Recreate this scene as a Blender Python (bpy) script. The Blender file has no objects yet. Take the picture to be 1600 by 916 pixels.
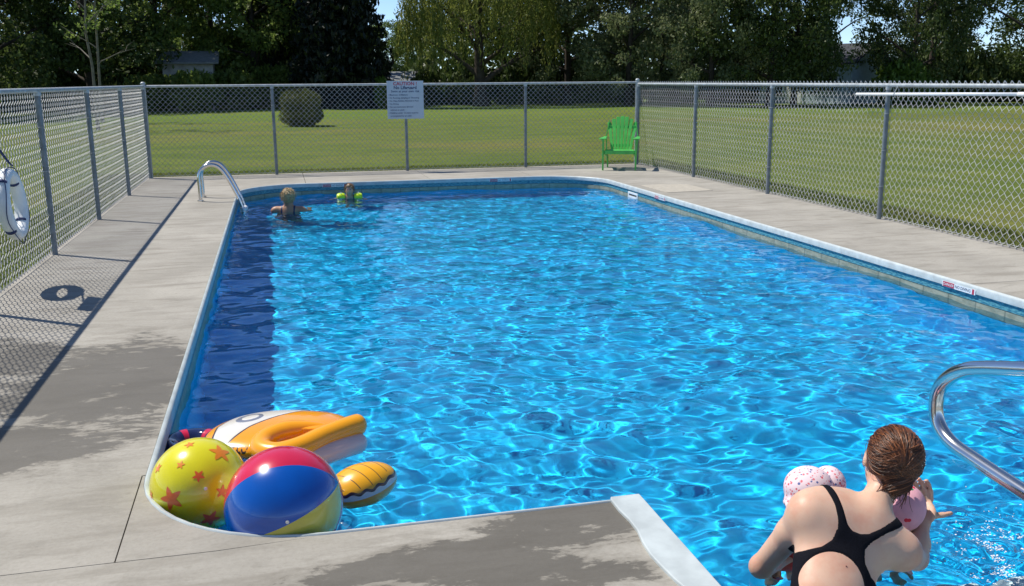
import bpy, bmesh, math, random
import numpy as np
from mathutils import Vector, Matrix, noise
S = bpy.context.scene
C = S.collection
V = Vector
# ------------------------------------------------------------------ camera, sky, sun
cam = bpy.data.cameras.new('camera'); camo = bpy.data.objects.new('camera', cam); C.objects.link(camo)
camo.matrix_world = Matrix(((0.97143632, 0.05812701, -0.23007114, 0), (-0.23719336, 0.20873016, -0.94877344, 0),
                            (-0.00712658, 0.97624432, 0.2165554, 1.56), (0, 0, 0, 1)))
cam.sensor_width = 36; cam.lens = 36 * 1500 / 1600; cam.clip_end = 3000; cam.clip_start = .05
S.camera = camo
w = bpy.data.worlds.new('World'); S.world = w; w.use_nodes = True
sky = w.node_tree.nodes.new('ShaderNodeTexSky'); sky.sky_type = 'NISHITA'; sky.sun_disc = False
SUN = V((-0.51, 0.39, 1)).normalized()
sky.sun_elevation = math.asin(SUN.z); sky.sun_rotation = math.atan2(SUN.x, SUN.y)
sky.air_density = .62; sky.dust_density = .0; sky.ozone_density = 3.0; sky.altitude = 1500
bg = w.node_tree.nodes['Background']; bg.inputs[1].default_value = .135
w.node_tree.links.new(sky.outputs[0], bg.inputs[0])
sl = bpy.data.lights.new('sun', 'SUN'); sl.energy = 4.2; sl.angle = math.radians(.5); sl.color = (1, .95, .86)
slo = bpy.data.objects.new('sun', sl); C.objects.link(slo); slo.rotation_euler = SUN.to_track_quat('Z', 'Y').to_euler()
sl.cycles.is_caustics_light = True
S.view_settings.view_transform = 'Standard'; S.view_settings.look = 'None'
S.view_settings.exposure = 0.35; S.view_settings.gamma = 1
S.render.engine = 'CYCLES'
S.cycles.use_denoising = True; S.cycles.caustics_refractive = True; S.cycles.caustics_reflective = False
S.cycles.max_bounces = 10; S.cycles.transmission_bounces = 8; S.cycles.transparent_max_bounces = 8
R_ = random.Random(7); RNG = np.random.default_rng(11)

# ------------------------------------------------------------------ materials
MC = {}
class NT:
    def __init__(s, name):
        s.m = bpy.data.materials.new(name); s.m.use_nodes = True; s.t = s.m.node_tree
        s.b = s.t.nodes['Principled BSDF']; MC[name] = s.m
    def n(s, typ, **kw):
        nd = s.t.nodes.new(typ)
        for k, v in kw.items(): setattr(nd, k, v)
        return nd
    def l(s, a, b): s.t.links.new(a, b)
    def inp(s, nd, i, v):
        if hasattr(v, 'links') or isinstance(v, bpy.types.NodeSocket): s.l(v, nd.inputs[i])
        else: nd.inputs[i].default_value = v
    def math(s, op, a, b=0.0, c=0.0, clamp=False):
        nd = s.n('ShaderNodeMath', operation=op, use_clamp=clamp)
        s.inp(nd, 0, a); s.inp(nd, 1, b); s.inp(nd, 2, c); return nd.outputs[0]
    def mix(s, f, a, b):
        nd = s.n('ShaderNodeMix', data_type='RGBA')
        s.inp(nd, 0, f); s.inp(nd, 6, (*a, 1) if isinstance(a, tuple) and len(a) == 3 else a)
        s.inp(nd, 7, (*b, 1) if isinstance(b, tuple) and len(b) == 3 else b); return nd.outputs[2]
    def pos(s): return s.n('ShaderNodeNewGeometry').outputs['Position']
    def mapped(s, src, scale=(1, 1, 1), loc=(0, 0, 0)):
        nd = s.n('ShaderNodeMapping'); s.l(src, nd.inputs[0]); nd.inputs['Scale'].default_value = scale
        nd.inputs['Location'].default_value = loc; return nd.outputs[0]
    def noise(s, vec, scale, detail=4, rough=.55, dist=0.0):
        nd = s.n('ShaderNodeTexNoise'); s.l(vec, nd.inputs['Vector']); nd.inputs['Scale'].default_value = scale
        nd.inputs['Detail'].default_value = detail; nd.inputs['Roughness'].default_value = rough
        nd.inputs['Distortion'].default_value = dist; return nd.outputs[0]
    def ramp(s, f, lo, hi):
        nd = s.n('ShaderNodeMapRange', interpolation_type='SMOOTHSTEP'); s.l(f, nd.inputs[0])
        nd.inputs[1].default_value = lo; nd.inputs[2].default_value = hi; return nd.outputs[0]
    def bump(s, h, strength=.3, dist=.01):
        nd = s.n('ShaderNodeBump'); nd.inputs['Strength'].default_value = strength; nd.inputs['Distance'].default_value = dist
        s.l(h, nd.inputs['Height']); s.l(nd.outputs[0], s.b.inputs['Normal'])
    def col(s, v): s.inp(s.b, 'Base Color', (*v, 1) if isinstance(v, tuple) and len(v) == 3 else v)
    def set(s, **kw):
        for k, v in kw.items(): s.inp(s.b, {'rough': 'Roughness', 'metal': 'Metallic', 'spec': 'Specular IOR Level', 'coat': 'Coat Weight',
                                         'coatr': 'Coat Roughness', 'sss': 'Subsurface Weight', 'trans': 'Transmission Weight', 'alpha': 'Alpha'}[k], v)
def simple(name, c, rough=.5, var=.12, scale=30, metal=0., coat=0., bump=0.):
    k = NT(name); p = k.n('ShaderNodeTexCoord').outputs['Object']
    f = k.noise(p, scale, 5)
    a = tuple(x * (1 - var) for x in c); b = tuple(min(1, x * (1 + var)) for x in c)
    k.col(k.mix(k.ramp(f, .3, .7), a, b)); k.set(rough=rough, metal=metal, coat=coat)
    if bump: k.bump(f, bump, .004)
    return k.m

def mat_deck():
    k = NT('broomed_concrete'); p = k.pos()
    big = k.noise(p, .9, 6, .6); fine = k.noise(p, 55, 4, .7); broom = k.noise(k.mapped(p, (3, 90, 1)), 1.0, 3, .6)
    streak = k.noise(k.mapped(p, (1.3, 6, 1)), 1.2, 5, .6, .4)
    c = k.mix(k.ramp(big, .3, .7), (.315, .295, .255), (.42, .395, .345))
    c = k.mix(k.math('MULTIPLY', k.ramp(streak, .46, .70), .62), c, (.225, .205, .170)); c = k.mix(k.math('MULTIPLY', k.ramp(k.noise(k.mapped(p, (1, 2.2, 1), (7, 3, 0)), 3.6, 7, .7, .6), .50, .66), .38), c, (.22, .205, .175))
    c = k.mix(k.math('MULTIPLY', k.ramp(fine, .35, .75), .28), c, (.20, .18, .15))
    c = k.mix(k.math('MULTIPLY', k.ramp(k.noise(p, 9, 3, .6), .60, .75), .3), c, (.17, .155, .125))
    sx = k.n('ShaderNodeSeparateXYZ'); k.l(p, sx.inputs[0]); X, Y = sx.outputs[0], sx.outputs[1]
    def blob(cx, cy, rx, ry):
        a = k.math('DIVIDE', k.math('SUBTRACT', X, cx), rx); b = k.math('DIVIDE', k.math('SUBTRACT', Y, cy), ry)
        r = k.math('SQRT', k.math('ADD', k.math('MULTIPLY', a, a), k.math('MULTIPLY', b, b)))
        nd = k.n('ShaderNodeMapRange', interpolation_type='SMOOTHSTEP'); k.l(r, nd.inputs[0])
        nd.inputs[1].default_value = .4; nd.inputs[2].default_value = 1.25; nd.inputs[3].default_value = 1; nd.inputs[4].default_value = 0
        return nd.outputs[0]
    m = None
    for a in ((-.95, 5.25, .72, 1.35), (-1.7, 5.9, .6, .6), (-1.3, 4.4, .9, .5), (-1.7, 3.75, .6, .3), (.5, 2.72, .75, .42), (.95, 3.05, .5, .3)):
        b = blob(*a); m = b if m is None else k.math('MAXIMUM', m, b)
    wn = k.noise(k.mapped(p, (1.1, 1.9, 1), (3.1, .4, 0)), 2.1, 9, .68, .5)
    fn_ = k.noise(k.mapped(p, (6, 15, 1)), 2.2, 6, .7, .3); wn = k.math('ADD', wn, k.math('MULTIPLY', k.math('SUBTRACT', fn_, .5), .42)); wet = k.ramp(k.math('ADD', k.math('MULTIPLY', wn, .95), k.math('MULTIPLY', m, .42)), .775, .84)
    damp = k.ramp(k.math('ADD', k.math('MULTIPLY', wn, .95), k.math('MULTIPLY', m, .42)), .62, .85)
    c = k.mix(k.math('MULTIPLY', damp, .55), c, (.175, .158, .128))
    hv = k.n('ShaderNodeHueSaturation'); k.l(c, hv.inputs['Color']); hv.inputs['Value'].default_value = .50; hv.inputs['Saturation'].default_value = 1.12
    c = k.mix(k.math('MULTIPLY', wet, .92), c, hv.outputs[0])

    k.col(c); k.set(rough=k.math('SUBTRACT', .88, k.math('MULTIPLY', wet, .30)), spec=.35)
    k.bump(k.math('ADD', broom, k.math('MULTIPLY', fine, .8)), .35, .003)
    return k.m
def mat_lawn():
    k = NT('lawn_grass'); p = k.pos()
    a = k.noise(k.mapped(p, (.5, 1.0, 1)), .12, 5, .6); b = k.noise(k.mapped(p, (1, 2.2, 1)), .35, 5, .65); f = k.noise(p, 14, 5, .75)
    sx = k.n('ShaderNodeSeparateXYZ'); k.l(p, sx.inputs[0])
    c = k.mix(k.ramp(b, .35, .65), (.100, .145, .018), (.155, .190, .027))
    c = k.mix(k.math('MULTIPLY', k.ramp(a, .46, .66), .62), c, (.235, .19, .05))
    band = k.n('ShaderNodeMapRange', interpolation_type='SMOOTHSTEP'); k.l(sx.outputs[1], band.inputs[0])
    band.inputs[1].default_value = 34; band.inputs[2].default_value = 50; 
    c = k.mix(k.math('MULTIPLY', band.outputs[0], .5), c, (.14, .24, .026))
    c = k.mix(k.math('MULTIPLY', k.ramp(k.noise(k.mapped(p, (1, 2.5, 1)), 1.3, 6, .75), .42, .66), .40), c, (.075, .10, .018)); c = k.mix(k.math('MULTIPLY', k.ramp(k.noise(p, .8, 6, .75), .55, .70), .35), c, (.27, .22, .08)); c = k.mix(k.math('MULTIPLY', k.ramp(f, .3, .75), .45), c, (.055, .08, .014))
    k.col(c); k.set(rough=.9, spec=.15); k.bump(f, .8, .04)
    return k.m
def mat_liner():
    k = NT('pool_liner'); uv = k.n('ShaderNodeTexCoord').outputs['UV']; p = k.pos()
    sx = k.n('ShaderNodeSeparateXYZ'); k.l(uv, sx.inputs[0]); U, Z = sx.outputs[0], sx.outputs[1]
    f = k.noise(p, 7, 4, .7); vo = k.n('ShaderNodeTexVoronoi', feature='SMOOTH_F1'); k.l(p, vo.inputs[0]); vo.inputs['Scale'].default_value = 16
    base = k.mix(k.ramp(f, .3, .7), (.0, .50, .91), (.014, .60, .95))
    base = k.mix(k.math('MULTIPLY', k.ramp(vo.outputs[0], .2, .6), .5), base, (.0, .425, .87))
    # printed border: mosaic band, then stone blocks with grout lines
    vo2 = k.n('ShaderNodeTexNoise'); k.l(k.mapped(uv, (22, 90, 1)), vo2.inputs['Vector']); vo2.inputs['Scale'].default_value = 1; vo2.inputs['Detail'].default_value = 3
    mos = k.mix(k.ramp(vo2.outputs[0], .4, .6), (.03, .16, .24), (.13, .36, .40))
    st = k.noise(k.mapped(uv, (4, 12, 1)), 2.0, 5, .7)
    stone = k.mix(k.ramp(st, .35, .65), (.24, .25, .18), (.40, .39, .29))
    gr = k.math('ABSOLUTE', k.math('SUBTRACT', k.math('FRACT', k.math('DIVIDE', U, .31)), .5))
    stone = k.mix(k.math('MULTIPLY', k.ramp(gr, .465, .485), .7), stone, (.14, .15, .12))
    line = k.math('COMPARE', Z, -.118, .003)
    line2 = k.math('COMPARE', Z, -.315, .006)
    c = k.mix(k.math('GREATER_THAN', Z, -.32), base, stone)
    c = k.mix(k.math('GREATER_THAN', Z, -.118), c, mos)
    c = k.mix(line, c, (.05, .07, .06)); c = k.mix(line2, c, (.05, .09, .12))
    k.col(c); k.set(rough=.4)
    return k.m
def mat_leaf(name, dark, light, trans=.35, tip=None):
    k = NT(name); g = k.n('ShaderNodeNewGeometry'); oi = k.n('ShaderNodeObjectInfo')
    r = g.outputs['Random Per Island']
    p = k.n('ShaderNodeTexCoord').outputs['Object']
    c = k.mix(r, dark, light)
    c = k.mix(k.math('MULTIPLY', k.ramp(k.noise(p, .55, 3, .6), .45, .7), .5), c, tip or light)
    hs = k.n('ShaderNodeHueSaturation'); k.l(c, hs.inputs['Color'])
    k.l(k.math('ADD', .75, k.math('MULTIPLY', oi.outputs['Random'], .5)), hs.inputs['Value'])
    c = hs.outputs[0]
    k.col(c); k.set(rough=.5, spec=.35)
    tr = k.n('ShaderNodeBsdfTranslucent'); k.l(c, tr.inputs[0]); mx = k.n('ShaderNodeMixShader'); mx.inputs[0].default_value = trans
    out = k.t.nodes['Material Output']; k.l(k.b.outputs[0], mx.inputs[1]); k.l(tr.outputs[0], mx.inputs[2]); k.l(mx.outputs[0], out.inputs[0])
    return k.m
def mat_water():
    k = NT('pool_water'); k.t.nodes.remove(k.b)
    g = k.n('ShaderNodeBsdfGlass'); g.inputs['IOR'].default_value = 1.33; g.inputs['Roughness'].default_value = 0
    g.inputs['Color'].default_value = (.86, .97, 1, 1)
    k.l(g.outputs[0], k.t.nodes['Material Output'].inputs[0]); return k.m
def mat_skin(name, c, red):
    k = NT(name); p = k.n('ShaderNodeTexCoord').outputs['Object']
    f = k.noise(p, 9, 4, .6); f2 = k.noise(p, 120, 3, .6)
    cc = k.mix(k.math('MULTIPLY', k.ramp(f, .4, .7), .7), c, red)
    cc = k.mix(k.math('MULTIPLY', k.ramp(f2, .55, .7), .15), cc, red)
    k.col(cc); k.set(rough=.46, sss=.2, spec=.35); k.b.inputs['Subsurface Radius'].default_value = (.012, .004, .002)
    k.bump(f2, .15, .001); return k.m
def mat_floral(name, base, spots, scale):
    k = NT(name); p = k.n('ShaderNodeTexCoord').outputs['Object']
    vo = k.n('ShaderNodeTexVoronoi'); k.l(p, vo.inputs[0]); vo.inputs['Scale'].default_value = scale
    sx = k.n('ShaderNodeSeparateColor'); k.l(vo.outputs['Color'], sx.inputs[0])
    m = k.math('LESS_THAN', vo.outputs['Distance'], k.math('ADD', .16, k.math('MULTIPLY', sx.outputs[1], .32)))
    c = k.mix(sx.outputs[0], spots[0], spots[1])
    c = k.mix(k.math('GREATER_THAN', sx.outputs[2], .72), c, spots[2])
    k.col(k.mix(m, base, c)); k.set(rough=.85); k.bump(k.noise(p, 180, 2), .2, .001); return k.m
def mat_print(name, fn, rough=.28, coat=.6):
    k = NT(name); fn(k); k.set(rough=rough, coat=coat, coatr=.06); return k.m

DECK = mat_deck(); LAWN = mat_lawn(); LINER = mat_liner(); WATER = mat_water()
PATCH = simple('pale_cement', (.42, .385, .32), .85, .10, 14, bump=.3)
JOINT_AND_SHADE = simple('joint_dirt_and_mouth_shade', (.08, .07, .055), .95)  # dirt in the slab joints, also the painted shade of the skimmer mouth
VINYL = simple('white_vinyl_coping', (.50, .55, .55), .4, .12, 9)
STEPW = simple('white_step_plastic', (.80, .83, .82), .3, .05, 6)
GALV = simple('galvanised_steel', (.42, .45, .46), .5, .18, 18, metal=.25)
POSTM = simple('weathered_post_steel', (.20, .225, .245), .55, .18, 12, metal=.3)
WIRE = simple('grey_fence_wire', (.43, .43, .44), .5, .10, 3, metal=.0)
STEEL = simple('polished_stainless', (.70, .68, .66), .17, .06, 3, metal=1.)
GREENP = simple('green_resin', (.085, .50, .085), .42, .12, 6, coat=.1)
WHITEP = simple('white_enamel', (.82, .83, .83), .35, .04, 8)
RINGW = simple('white_lifebuoy_foam', (.78, .80, .80), .5, .05, 9)
NAVY = simple('navy_rope', (.03, .045, .13), .8, .2, 60)
SIGNW = simple('sign_white', (.52, .57, .62), .5, .05, 4)
SIGNR = simple('sign_red', (.50, .04, .08), .5, .05, 4)
SIGNB = simple('sign_ink', (.07, .09, .17), .5, .05, 4)
BARK = simple('tree_bark', (.055, .042, .032), .9, .35, 5, bump=.6)
BARKP = simple('pale_bark', (.17, .15, .115), .85, .25, 6, bump=.4)
L_BROAD = mat_leaf('broad_leaf', (.07, .12, .024), (.19, .25, .06), .58, (.21, .25, .07))
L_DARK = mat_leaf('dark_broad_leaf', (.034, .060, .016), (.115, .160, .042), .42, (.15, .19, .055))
L_WILLOW = mat_leaf('willow_leaf', (.14, .17, .032), (.26, .29, .07), .58, (.22, .235, .075))
L_GREY = mat_leaf('grey_green_leaf', (.09, .125, .05), (.24, .27, .13), .46, (.21, .235, .12))
L_SPRUCE = mat_leaf('spruce_needle', (.005, .010, .005), (.014, .026, .011), .05)
L_BRIGHT = mat_leaf('bright_shrub_leaf', (.07, .13, .016), (.14, .22, .03), .4)
L_GOLD = mat_leaf('golden_shrub_leaf', (.10, .12, .018), (.20, .21, .05), .35)
SKIN = mat_skin('fair_skin', (.70, .45, .32), (.64, .31, .21))  # fair skin tone with scattered redder blotches
SKIN2 = mat_skin('tanned_skin', (.46, .26, .16), (.42, .20, .12))
SKINC = mat_skin('child_skin', (.60, .38, .27), (.58, .28, .19))
SUIT = simple('black_swimsuit', (.006, .006, .010), .9, .3, 200, bump=.1); SUIT.node_tree.nodes['Principled BSDF'].inputs['Specular IOR Level'].default_value = .15
SUITR = simple('red_swimsuit', (.55, .03, .03), .5, .15, 60)
SUITN = simple('navy_swimsuit', (.02, .03, .08), .5, .15, 60)
HAIRM = NT('auburn_hair')
_p = HAIRM.n('ShaderNodeNewGeometry').outputs['Random Per Island']
HAIRM.col(HAIRM.mix(HAIRM.math('POWER', _p, 1.9), (.045, .016, .007), (.36, .125, .04))); HAIRM.set(rough=.38, spec=.6); HAIRM = HAIRM.m
HAIRB = simple('blond_hair', (.46, .32, .15), .5, .35, 60)
HAIRC = simple('brown_child_hair', (.20, .11, .05), .5, .35, 60)
FLORAL = mat_floral('floral_cotton', (.82, .66, .69), ((.65, .10, .13), (.75, .25, .28), (.10, .13, .32)), 78)
PINK = simple('pink_cotton', (.80, .40, .47), .85, .08, 20)
LIME = simple('lime_vinyl', (.62, .85, .02), .3, .05, 5, coat=.4)
BLUEV = simple('blue_vinyl', (.0, .085, .42), .22, .08, 6, coat=.6)
REDV = simple('red_vinyl', (.62, .015, .06), .22, .08, 6, coat=.6)
YELV = simple('pale_yellow_vinyl', (.58, .50, .07), .22, .08, 6, coat=.6)
WHTV = simple('white_vinyl', (.78, .74, .66), .22, .06, 6, coat=.6)
YBALL = simple('acid_yellow_vinyl', (.72, .66, .008), .22, .06, 6, coat=.6)
ORAS = simple('orange_star_print', (.80, .24, .01), .3, .06, 6, coat=.5)
ORAD = simple('red_orange_star_print', (.74, .12, .015), .3, .06, 6, coat=.5)
ORAV = simple('orange_vinyl', (.92, .36, .004), .22, .07, 5, coat=.6)
BLKV = simple('black_print', (.035, .015, .02), .3, .1, 6, coat=.4)
GRYV = simple('grey_print', (.20, .21, .26), .3, .1, 6, coat=.4)
BLUEWALL = simple('pale_blue_siding', (.42, .52, .58), .8, .1, 3)
ROOFD = simple('dark_shingle', (.05, .055, .07), .9, .25, 6)
ROOFG = simple('grey_shingle', (.17, .18, .18), .9, .15, 6)
SHEDW = simple('grey_board', (.34, .33, .30), .9, .2, 3)
WGLASS = simple('window_dark_glass', (.03, .04, .05), .08, .1, 3)

# ------------------------------------------------------------------ mesh helpers
def tag(o, label=None, cat=None, group=None, kind=None):
    if label: o['label'] = label
    if cat: o['category'] = cat
    if group: o['group'] = group
    if kind: o['kind'] = kind
    return o
def empty(name, loc=(0, 0, 0), rz=0, **kw):
    o = bpy.data.objects.new(name, None); C.objects.link(o); o.location = loc; o.rotation_euler = (0, 0, rz); o.empty_display_size = .1
    return tag(o, **kw)
def link(name, me, parent=None, smooth=None, **kw):
    o = bpy.data.objects.new(name, me); C.objects.link(o)
    if parent is not None: o.parent = parent
    if smooth: me.polygons.foreach_set('use_smooth', [True] * len(me.polygons))
    return tag(o, **kw)
class MB:
    def __init__(s): s.v = []; s.f = []
    def add(s, v, f):
        n = len(s.v); s.v += [tuple(x) for x in v]; s.f += [tuple(i + n for i in q) for q in f]; return s
    def box(s, c, sz, rot=None, taper=1.0, bev=0.0):
        x, y, z = [q / 2 for q in sz]
        v = [V((i * x * (taper if k > 0 else 1), j * y * (taper if k > 0 else 1), k * z)) for k in (-1, 1) for j in (-1, 1) for i in (-1, 1)]
        if rot is not None: v = [rot @ q for q in v]
        v = [q + V(c) for q in v]
        return s.add(v, [(0, 2, 3, 1), (4, 5, 7, 6), (0, 1, 5, 4), (2, 6, 7, 3), (0, 4, 6, 2), (1, 3, 7, 5)])
    def tube(s, pts, r, seg=10, caps=True, closed=False, flat=1.0):
        pts = [V(p) for p in pts]; n = len(pts); rs = r if isinstance(r, (list, tuple)) else [r] * n
        up = V((0, 0, 1)); vs = []; prev = None
        for i, p in enumerate(pts):
            if closed: t = pts[(i + 1) % n] - pts[i - 1]
            else: t = pts[min(i + 1, n - 1)] - pts[max(i - 1, 0)]
            t.normalize()
            if prev is None:
                a = t.cross(up) if abs(t.z) < .95 else t.cross(V((1, 0, 0)))
            else: a = prev - t * prev.dot(t)
            a.normalize(); prev = a; b = t.cross(a)
            for k in range(seg):
                th = 2 * math.pi * k / seg; vs.append(p + (a * math.cos(th) + b * math.sin(th) * flat) * rs[i])
        f = [(i * seg + k, i * seg + (k + 1) % seg, ((i + 1) % n) * seg + (k + 1) % seg, ((i + 1) % n) * seg + k) for i in range(n if closed else n - 1) for k in range(seg)]
        if caps and not closed: f += [tuple(range(seg))[::-1], tuple((n - 1) * seg + k for k in range(seg))]
        return s.add(vs, f)
    def cyl(s, a, b, r, seg=12): return s.tube([a, b], r, seg)
    def prism(s, poly, z0, z1):
        n = len(poly); s.add([(x, y, z0) for x, y in poly] + [(x, y, z1) for x, y in poly],
                             [tuple(range(n))[::-1], tuple(range(n, 2 * n))] + [(i, (i + 1) % n, n + (i + 1) % n, n + i) for i in range(n)]); return s
    def build(s, name, m, parent=None, smooth=False, bev=0, **kw):
        me = bpy.data.meshes.new(name); me.from_pydata(s.v, [], s.f); me.materials.append(m)
        o = link(name, me, parent, smooth, **kw)
        if bev:
            b = o.modifiers.new('bevel', 'BEVEL'); b.width = bev; b.segments = 2; b.limit_method = 'ANGLE'
        return o
def auto_smooth(o, ang=40):
    me = o.data; bm = bmesh.new(); bm.from_mesh(me)
    for f in bm.faces: f.smooth = True
    for e in bm.edges:
        if len(e.link_faces) == 2 and e.calc_face_angle(0) > math.radians(ang): e.smooth = False
    bm.to_mesh(me); bm.free()
def ellipsoid(c, r, rot=None, nu=32, nv=20):
    v = []; f = []
    for j in range(nv + 1):
        ph = math.pi * j / nv
        for i in range(nu):
            th = 2 * math.pi * i / nu
            p = V((r[0] * math.sin(ph) * math.cos(th), r[1] * math.sin(ph) * math.sin(th), r[2] * math.cos(ph)))
            if rot is not None: p = rot @ p
            v.append(p + V(c))
    for j in range(nv):
        for i in range(nu): f.append((j * nu + i, (j + 1) * nu + i, (j + 1) * nu + (i + 1) % nu, j * nu + (i + 1) % nu))
    return v, f
def spline(pts, n=8):
    pts = [V(p) for p in pts]; P = [pts[0] * 2 - pts[1]] + pts + [pts[-1] * 2 - pts[-2]]; out = []
    for i in range(1, len(P) - 2):
        for k in range(n):
            t = k / n; a, b, c, d = P[i - 1:i + 3]
            out.append(.5 * ((2 * b) + (c - a) * t + (2 * a - 5 * b + 4 * c - d) * t * t + (3 * b - a - 3 * c + d) * t ** 3))
    return out + [pts[-1]]
def npmesh(name, v, f, m, parent=None, smooth=False, **kw):
    v = np.asarray(v, dtype=np.float32); f = np.asarray(f, dtype=np.int32)
    me = bpy.data.meshes.new(name); me.vertices.add(len(v)); me.vertices.foreach_set('co', v.ravel())
    k = f.shape[1]; me.loops.add(f.size); me.loops.foreach_set('vertex_index', f.ravel())
    me.polygons.add(len(f)); me.polygons.foreach_set('loop_start', np.arange(0, f.size, k, dtype=np.int32))
    me.polygons.foreach_set('loop_total', np.full(len(f), k, dtype=np.int32))
    if smooth: me.polygons.foreach_set('use_smooth', np.ones(len(f), dtype=bool))
    me.update(); me.validate(); me.materials.append(m)
    return link(name, me, parent, **kw)
# signed-distance bodies meshed with surface nets: one continuous skin
def sd_cone(P, a, b, ra, rb):
    a = np.array(a, float); b = np.array(b, float); ba = b - a; L2 = max(ba @ ba, 1e-12)
    t = np.clip(((P - a) @ ba) / L2, 0, 1); q = P - (a + t[..., None] * ba); return np.sqrt((q * q).sum(-1)) - (ra + (rb - ra) * t)
def sd_ell(P, c, r, M=None):
    q = P - np.array(c, float)
    if M is not None: q = q @ np.array(M, float).T      # rows of M are the local axes
    r = np.array(r, float); k0 = np.sqrt(((q / r) ** 2).sum(-1)); k1 = np.sqrt(((q / r ** 2) ** 2).sum(-1)) + 1e-9
    return k0 * (k0 - 1) / k1
def smin(a, b, k):
    h = np.maximum(k - np.abs(a - b), 0) / k; return np.minimum(a, b) - h * h * k * .25
def surfnet(fn, lo, hi, h):
    lo = np.array(lo, float); n = np.ceil((np.array(hi) - lo) / h).astype(int) + 1
    g = [lo[i] + h * np.arange(n[i]) for i in range(3)]
    P = np.stack(np.meshgrid(*g, indexing='ij'), -1); D = fn(P); ins = D < 0
    acc = np.zeros(tuple(n - 1) + (3,)); cnt = np.zeros(tuple(n - 1))
    for ax in range(3):
        s0 = [slice(None)] * 3; s1 = [slice(None)] * 3; s0[ax] = slice(0, -1); s1[ax] = slice(1, None)
        a, b = D[tuple(s0)], D[tuple(s1)]; cr = (a < 0) != (b < 0)
        t = np.where(cr, a / np.where(cr, a - b, 1), 0); pt = P[tuple(s0)].copy(); pt[..., ax] += t * h
        o1, o2 = [i for i in range(3) if i != ax]
        for d1 in (0, 1):
            for d2 in (0, 1):
                sl_ = [slice(None)] * 3
                for o_, d_ in ((o1, d1), (o2, d2)): sl_[o_] = slice(d_, n[o_] - 1 + d_)
                c_ = cr[tuple(sl_)]; acc += np.where(c_[..., None], pt[tuple(sl_)], 0); cnt += c_
    idx = -np.ones(tuple(n - 1), int); m = cnt > 0; idx[m] = np.arange(m.sum()); vv = acc[m] / cnt[m][:, None]; F = []
    for ax in range(3):
        o1, o2 = [(1, 2), (2, 0), (0, 1)][ax]
        s0 = [slice(1, -1)] * 3; s1 = [slice(1, -1)] * 3; s0[ax] = slice(0, -1); s1[ax] = slice(1, None)
        a, b = ins[tuple(s0)], ins[tuple(s1)]; cr = a != b; I = np.argwhere(cr); off = np.ones(3, int); off[ax] = 0; I = I + off
        fl = a[cr]
        def at(d1, d2):
            J = I.copy(); J[:, o1] -= d1; J[:, o2] -= d2; return idx[J[:, 0], J[:, 1], J[:, 2]]
        q = np.stack([at(1, 1), at(0, 1), at(0, 0), at(1, 0)], -1); q[~fl] = q[~fl][:, ::-1]; F.append(q)
    F = np.concatenate(F); F = F[(F >= 0).all(1)]
    return vv, F
def vnormals(v, f):
    a = v[f[:, 2]] - v[f[:, 0]]; b = v[f[:, 3]] - v[f[:, 1]]; n = np.cross(a, b); N = np.zeros_like(v)
    for k in range(4): np.add.at(N, f[:, k], n)
    return N / (np.linalg.norm(N, axis=1)[:, None] + 1e-12)
def polysd(px, py, poly):      # signed distance in 2-D, positive inside
    d = np.full(px.shape, 1e9); ins = np.zeros(px.shape, bool); n = len(poly)
    for i in range(n):
        x0, y0 = poly[i]; x1, y1 = poly[(i + 1) % n]; ex, ey = x1 - x0, y1 - y0
        t = np.clip(((px - x0) * ex + (py - y0) * ey) / (ex * ex + ey * ey + 1e-12), 0, 1)
        d = np.minimum(d, (px - x0 - t * ex) ** 2 + (py - y0 - t * ey) ** 2)
        c = ((y0 > py) != (y1 > py)) & (px < (x1 - x0) * (py - y0) / (y1 - y0 + 1e-12) + x0); ins ^= c
    return np.where(ins, 1, -1) * np.sqrt(d)

# ------------------------------------------------------------------ pool basin
WL = -.165                                   # water level
XL, XR, YN, YF, DEPTH = -.58, 5.12, 3.20, 15.40, -1.13
def arc(cx, cy, r, a0, a1, n=12): return [(cx + r * math.cos(math.radians(a0 + (a1 - a0) * i / n)), cy + r * math.sin(math.radians(a0 + (a1 - a0) * i / n))) for i in range(n + 1)]
A_NL = arc(XL + .68, YN + .68, .68, 270, 180)       # near-left corner, going west then north
A_FL = arc(XL + 1.0, YF - 1.0, 1.0, 180, 90)
A_FR = arc(XR - 1.0, YF - 1.0, 1.0, 90, 0)
A_NR = arc(XR - .68, YN + .68, .68, 0, -90)
SX0, SX1, SY0 = 1.27, 3.80, 1.10                    # stair bay
OUT = [(SX0, YN)] + A_NL + A_FL + A_FR + A_NR + [(SX1, YN), (SX1, SY0), (SX0, SY0)]   # clockwise seen from above
def make_liner():
    pts = OUT; n = len(pts); bm = bmesh.new(); uvl = bm.loops.layers.uv.new('UVMap')
    u = [0]
    for i in range(n): u.append(u[-1] + (V(pts[(i + 1) % n]) - V(pts[i])).length)
    zs = [-.03, -.32, DEPTH]
    rows = [[bm.verts.new((x, y, z)) for x, y in pts] for z in zs]
    for j in range(2):
        for i in range(n):
            k = (i + 1) % n; f = bm.faces.new((rows[j][i], rows[j][k], rows[j + 1][k], rows[j + 1][i]))
            for lp, (uu, zz) in zip(f.loops, ((u[i], zs[j]), (u[i + 1], zs[j]), (u[i + 1], zs[j + 1]), (u[i], zs[j + 1]))): lp[uvl].uv = (uu, zz)
            f.smooth = (V(pts[k]) - V(pts[i])).length < .3
    fl = bm.faces.new(rows[2])
    for lp in fl.loops: lp[uvl].uv = (lp.vert.co.x, -1.0)
    bmesh.ops.triangulate(bm, faces=[fl])
    me = bpy.data.meshes.new('pool_basin'); bm.to_mesh(me); bm.free(); me.materials.append(LINER)
    o = link('pool_basin', me, kind='structure'); o['label'] = 'blue vinyl lined pool basin with stone print border at waterline'
    o.cycles.is_caustics_receiver = True; return o
basin = make_liner()
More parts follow.
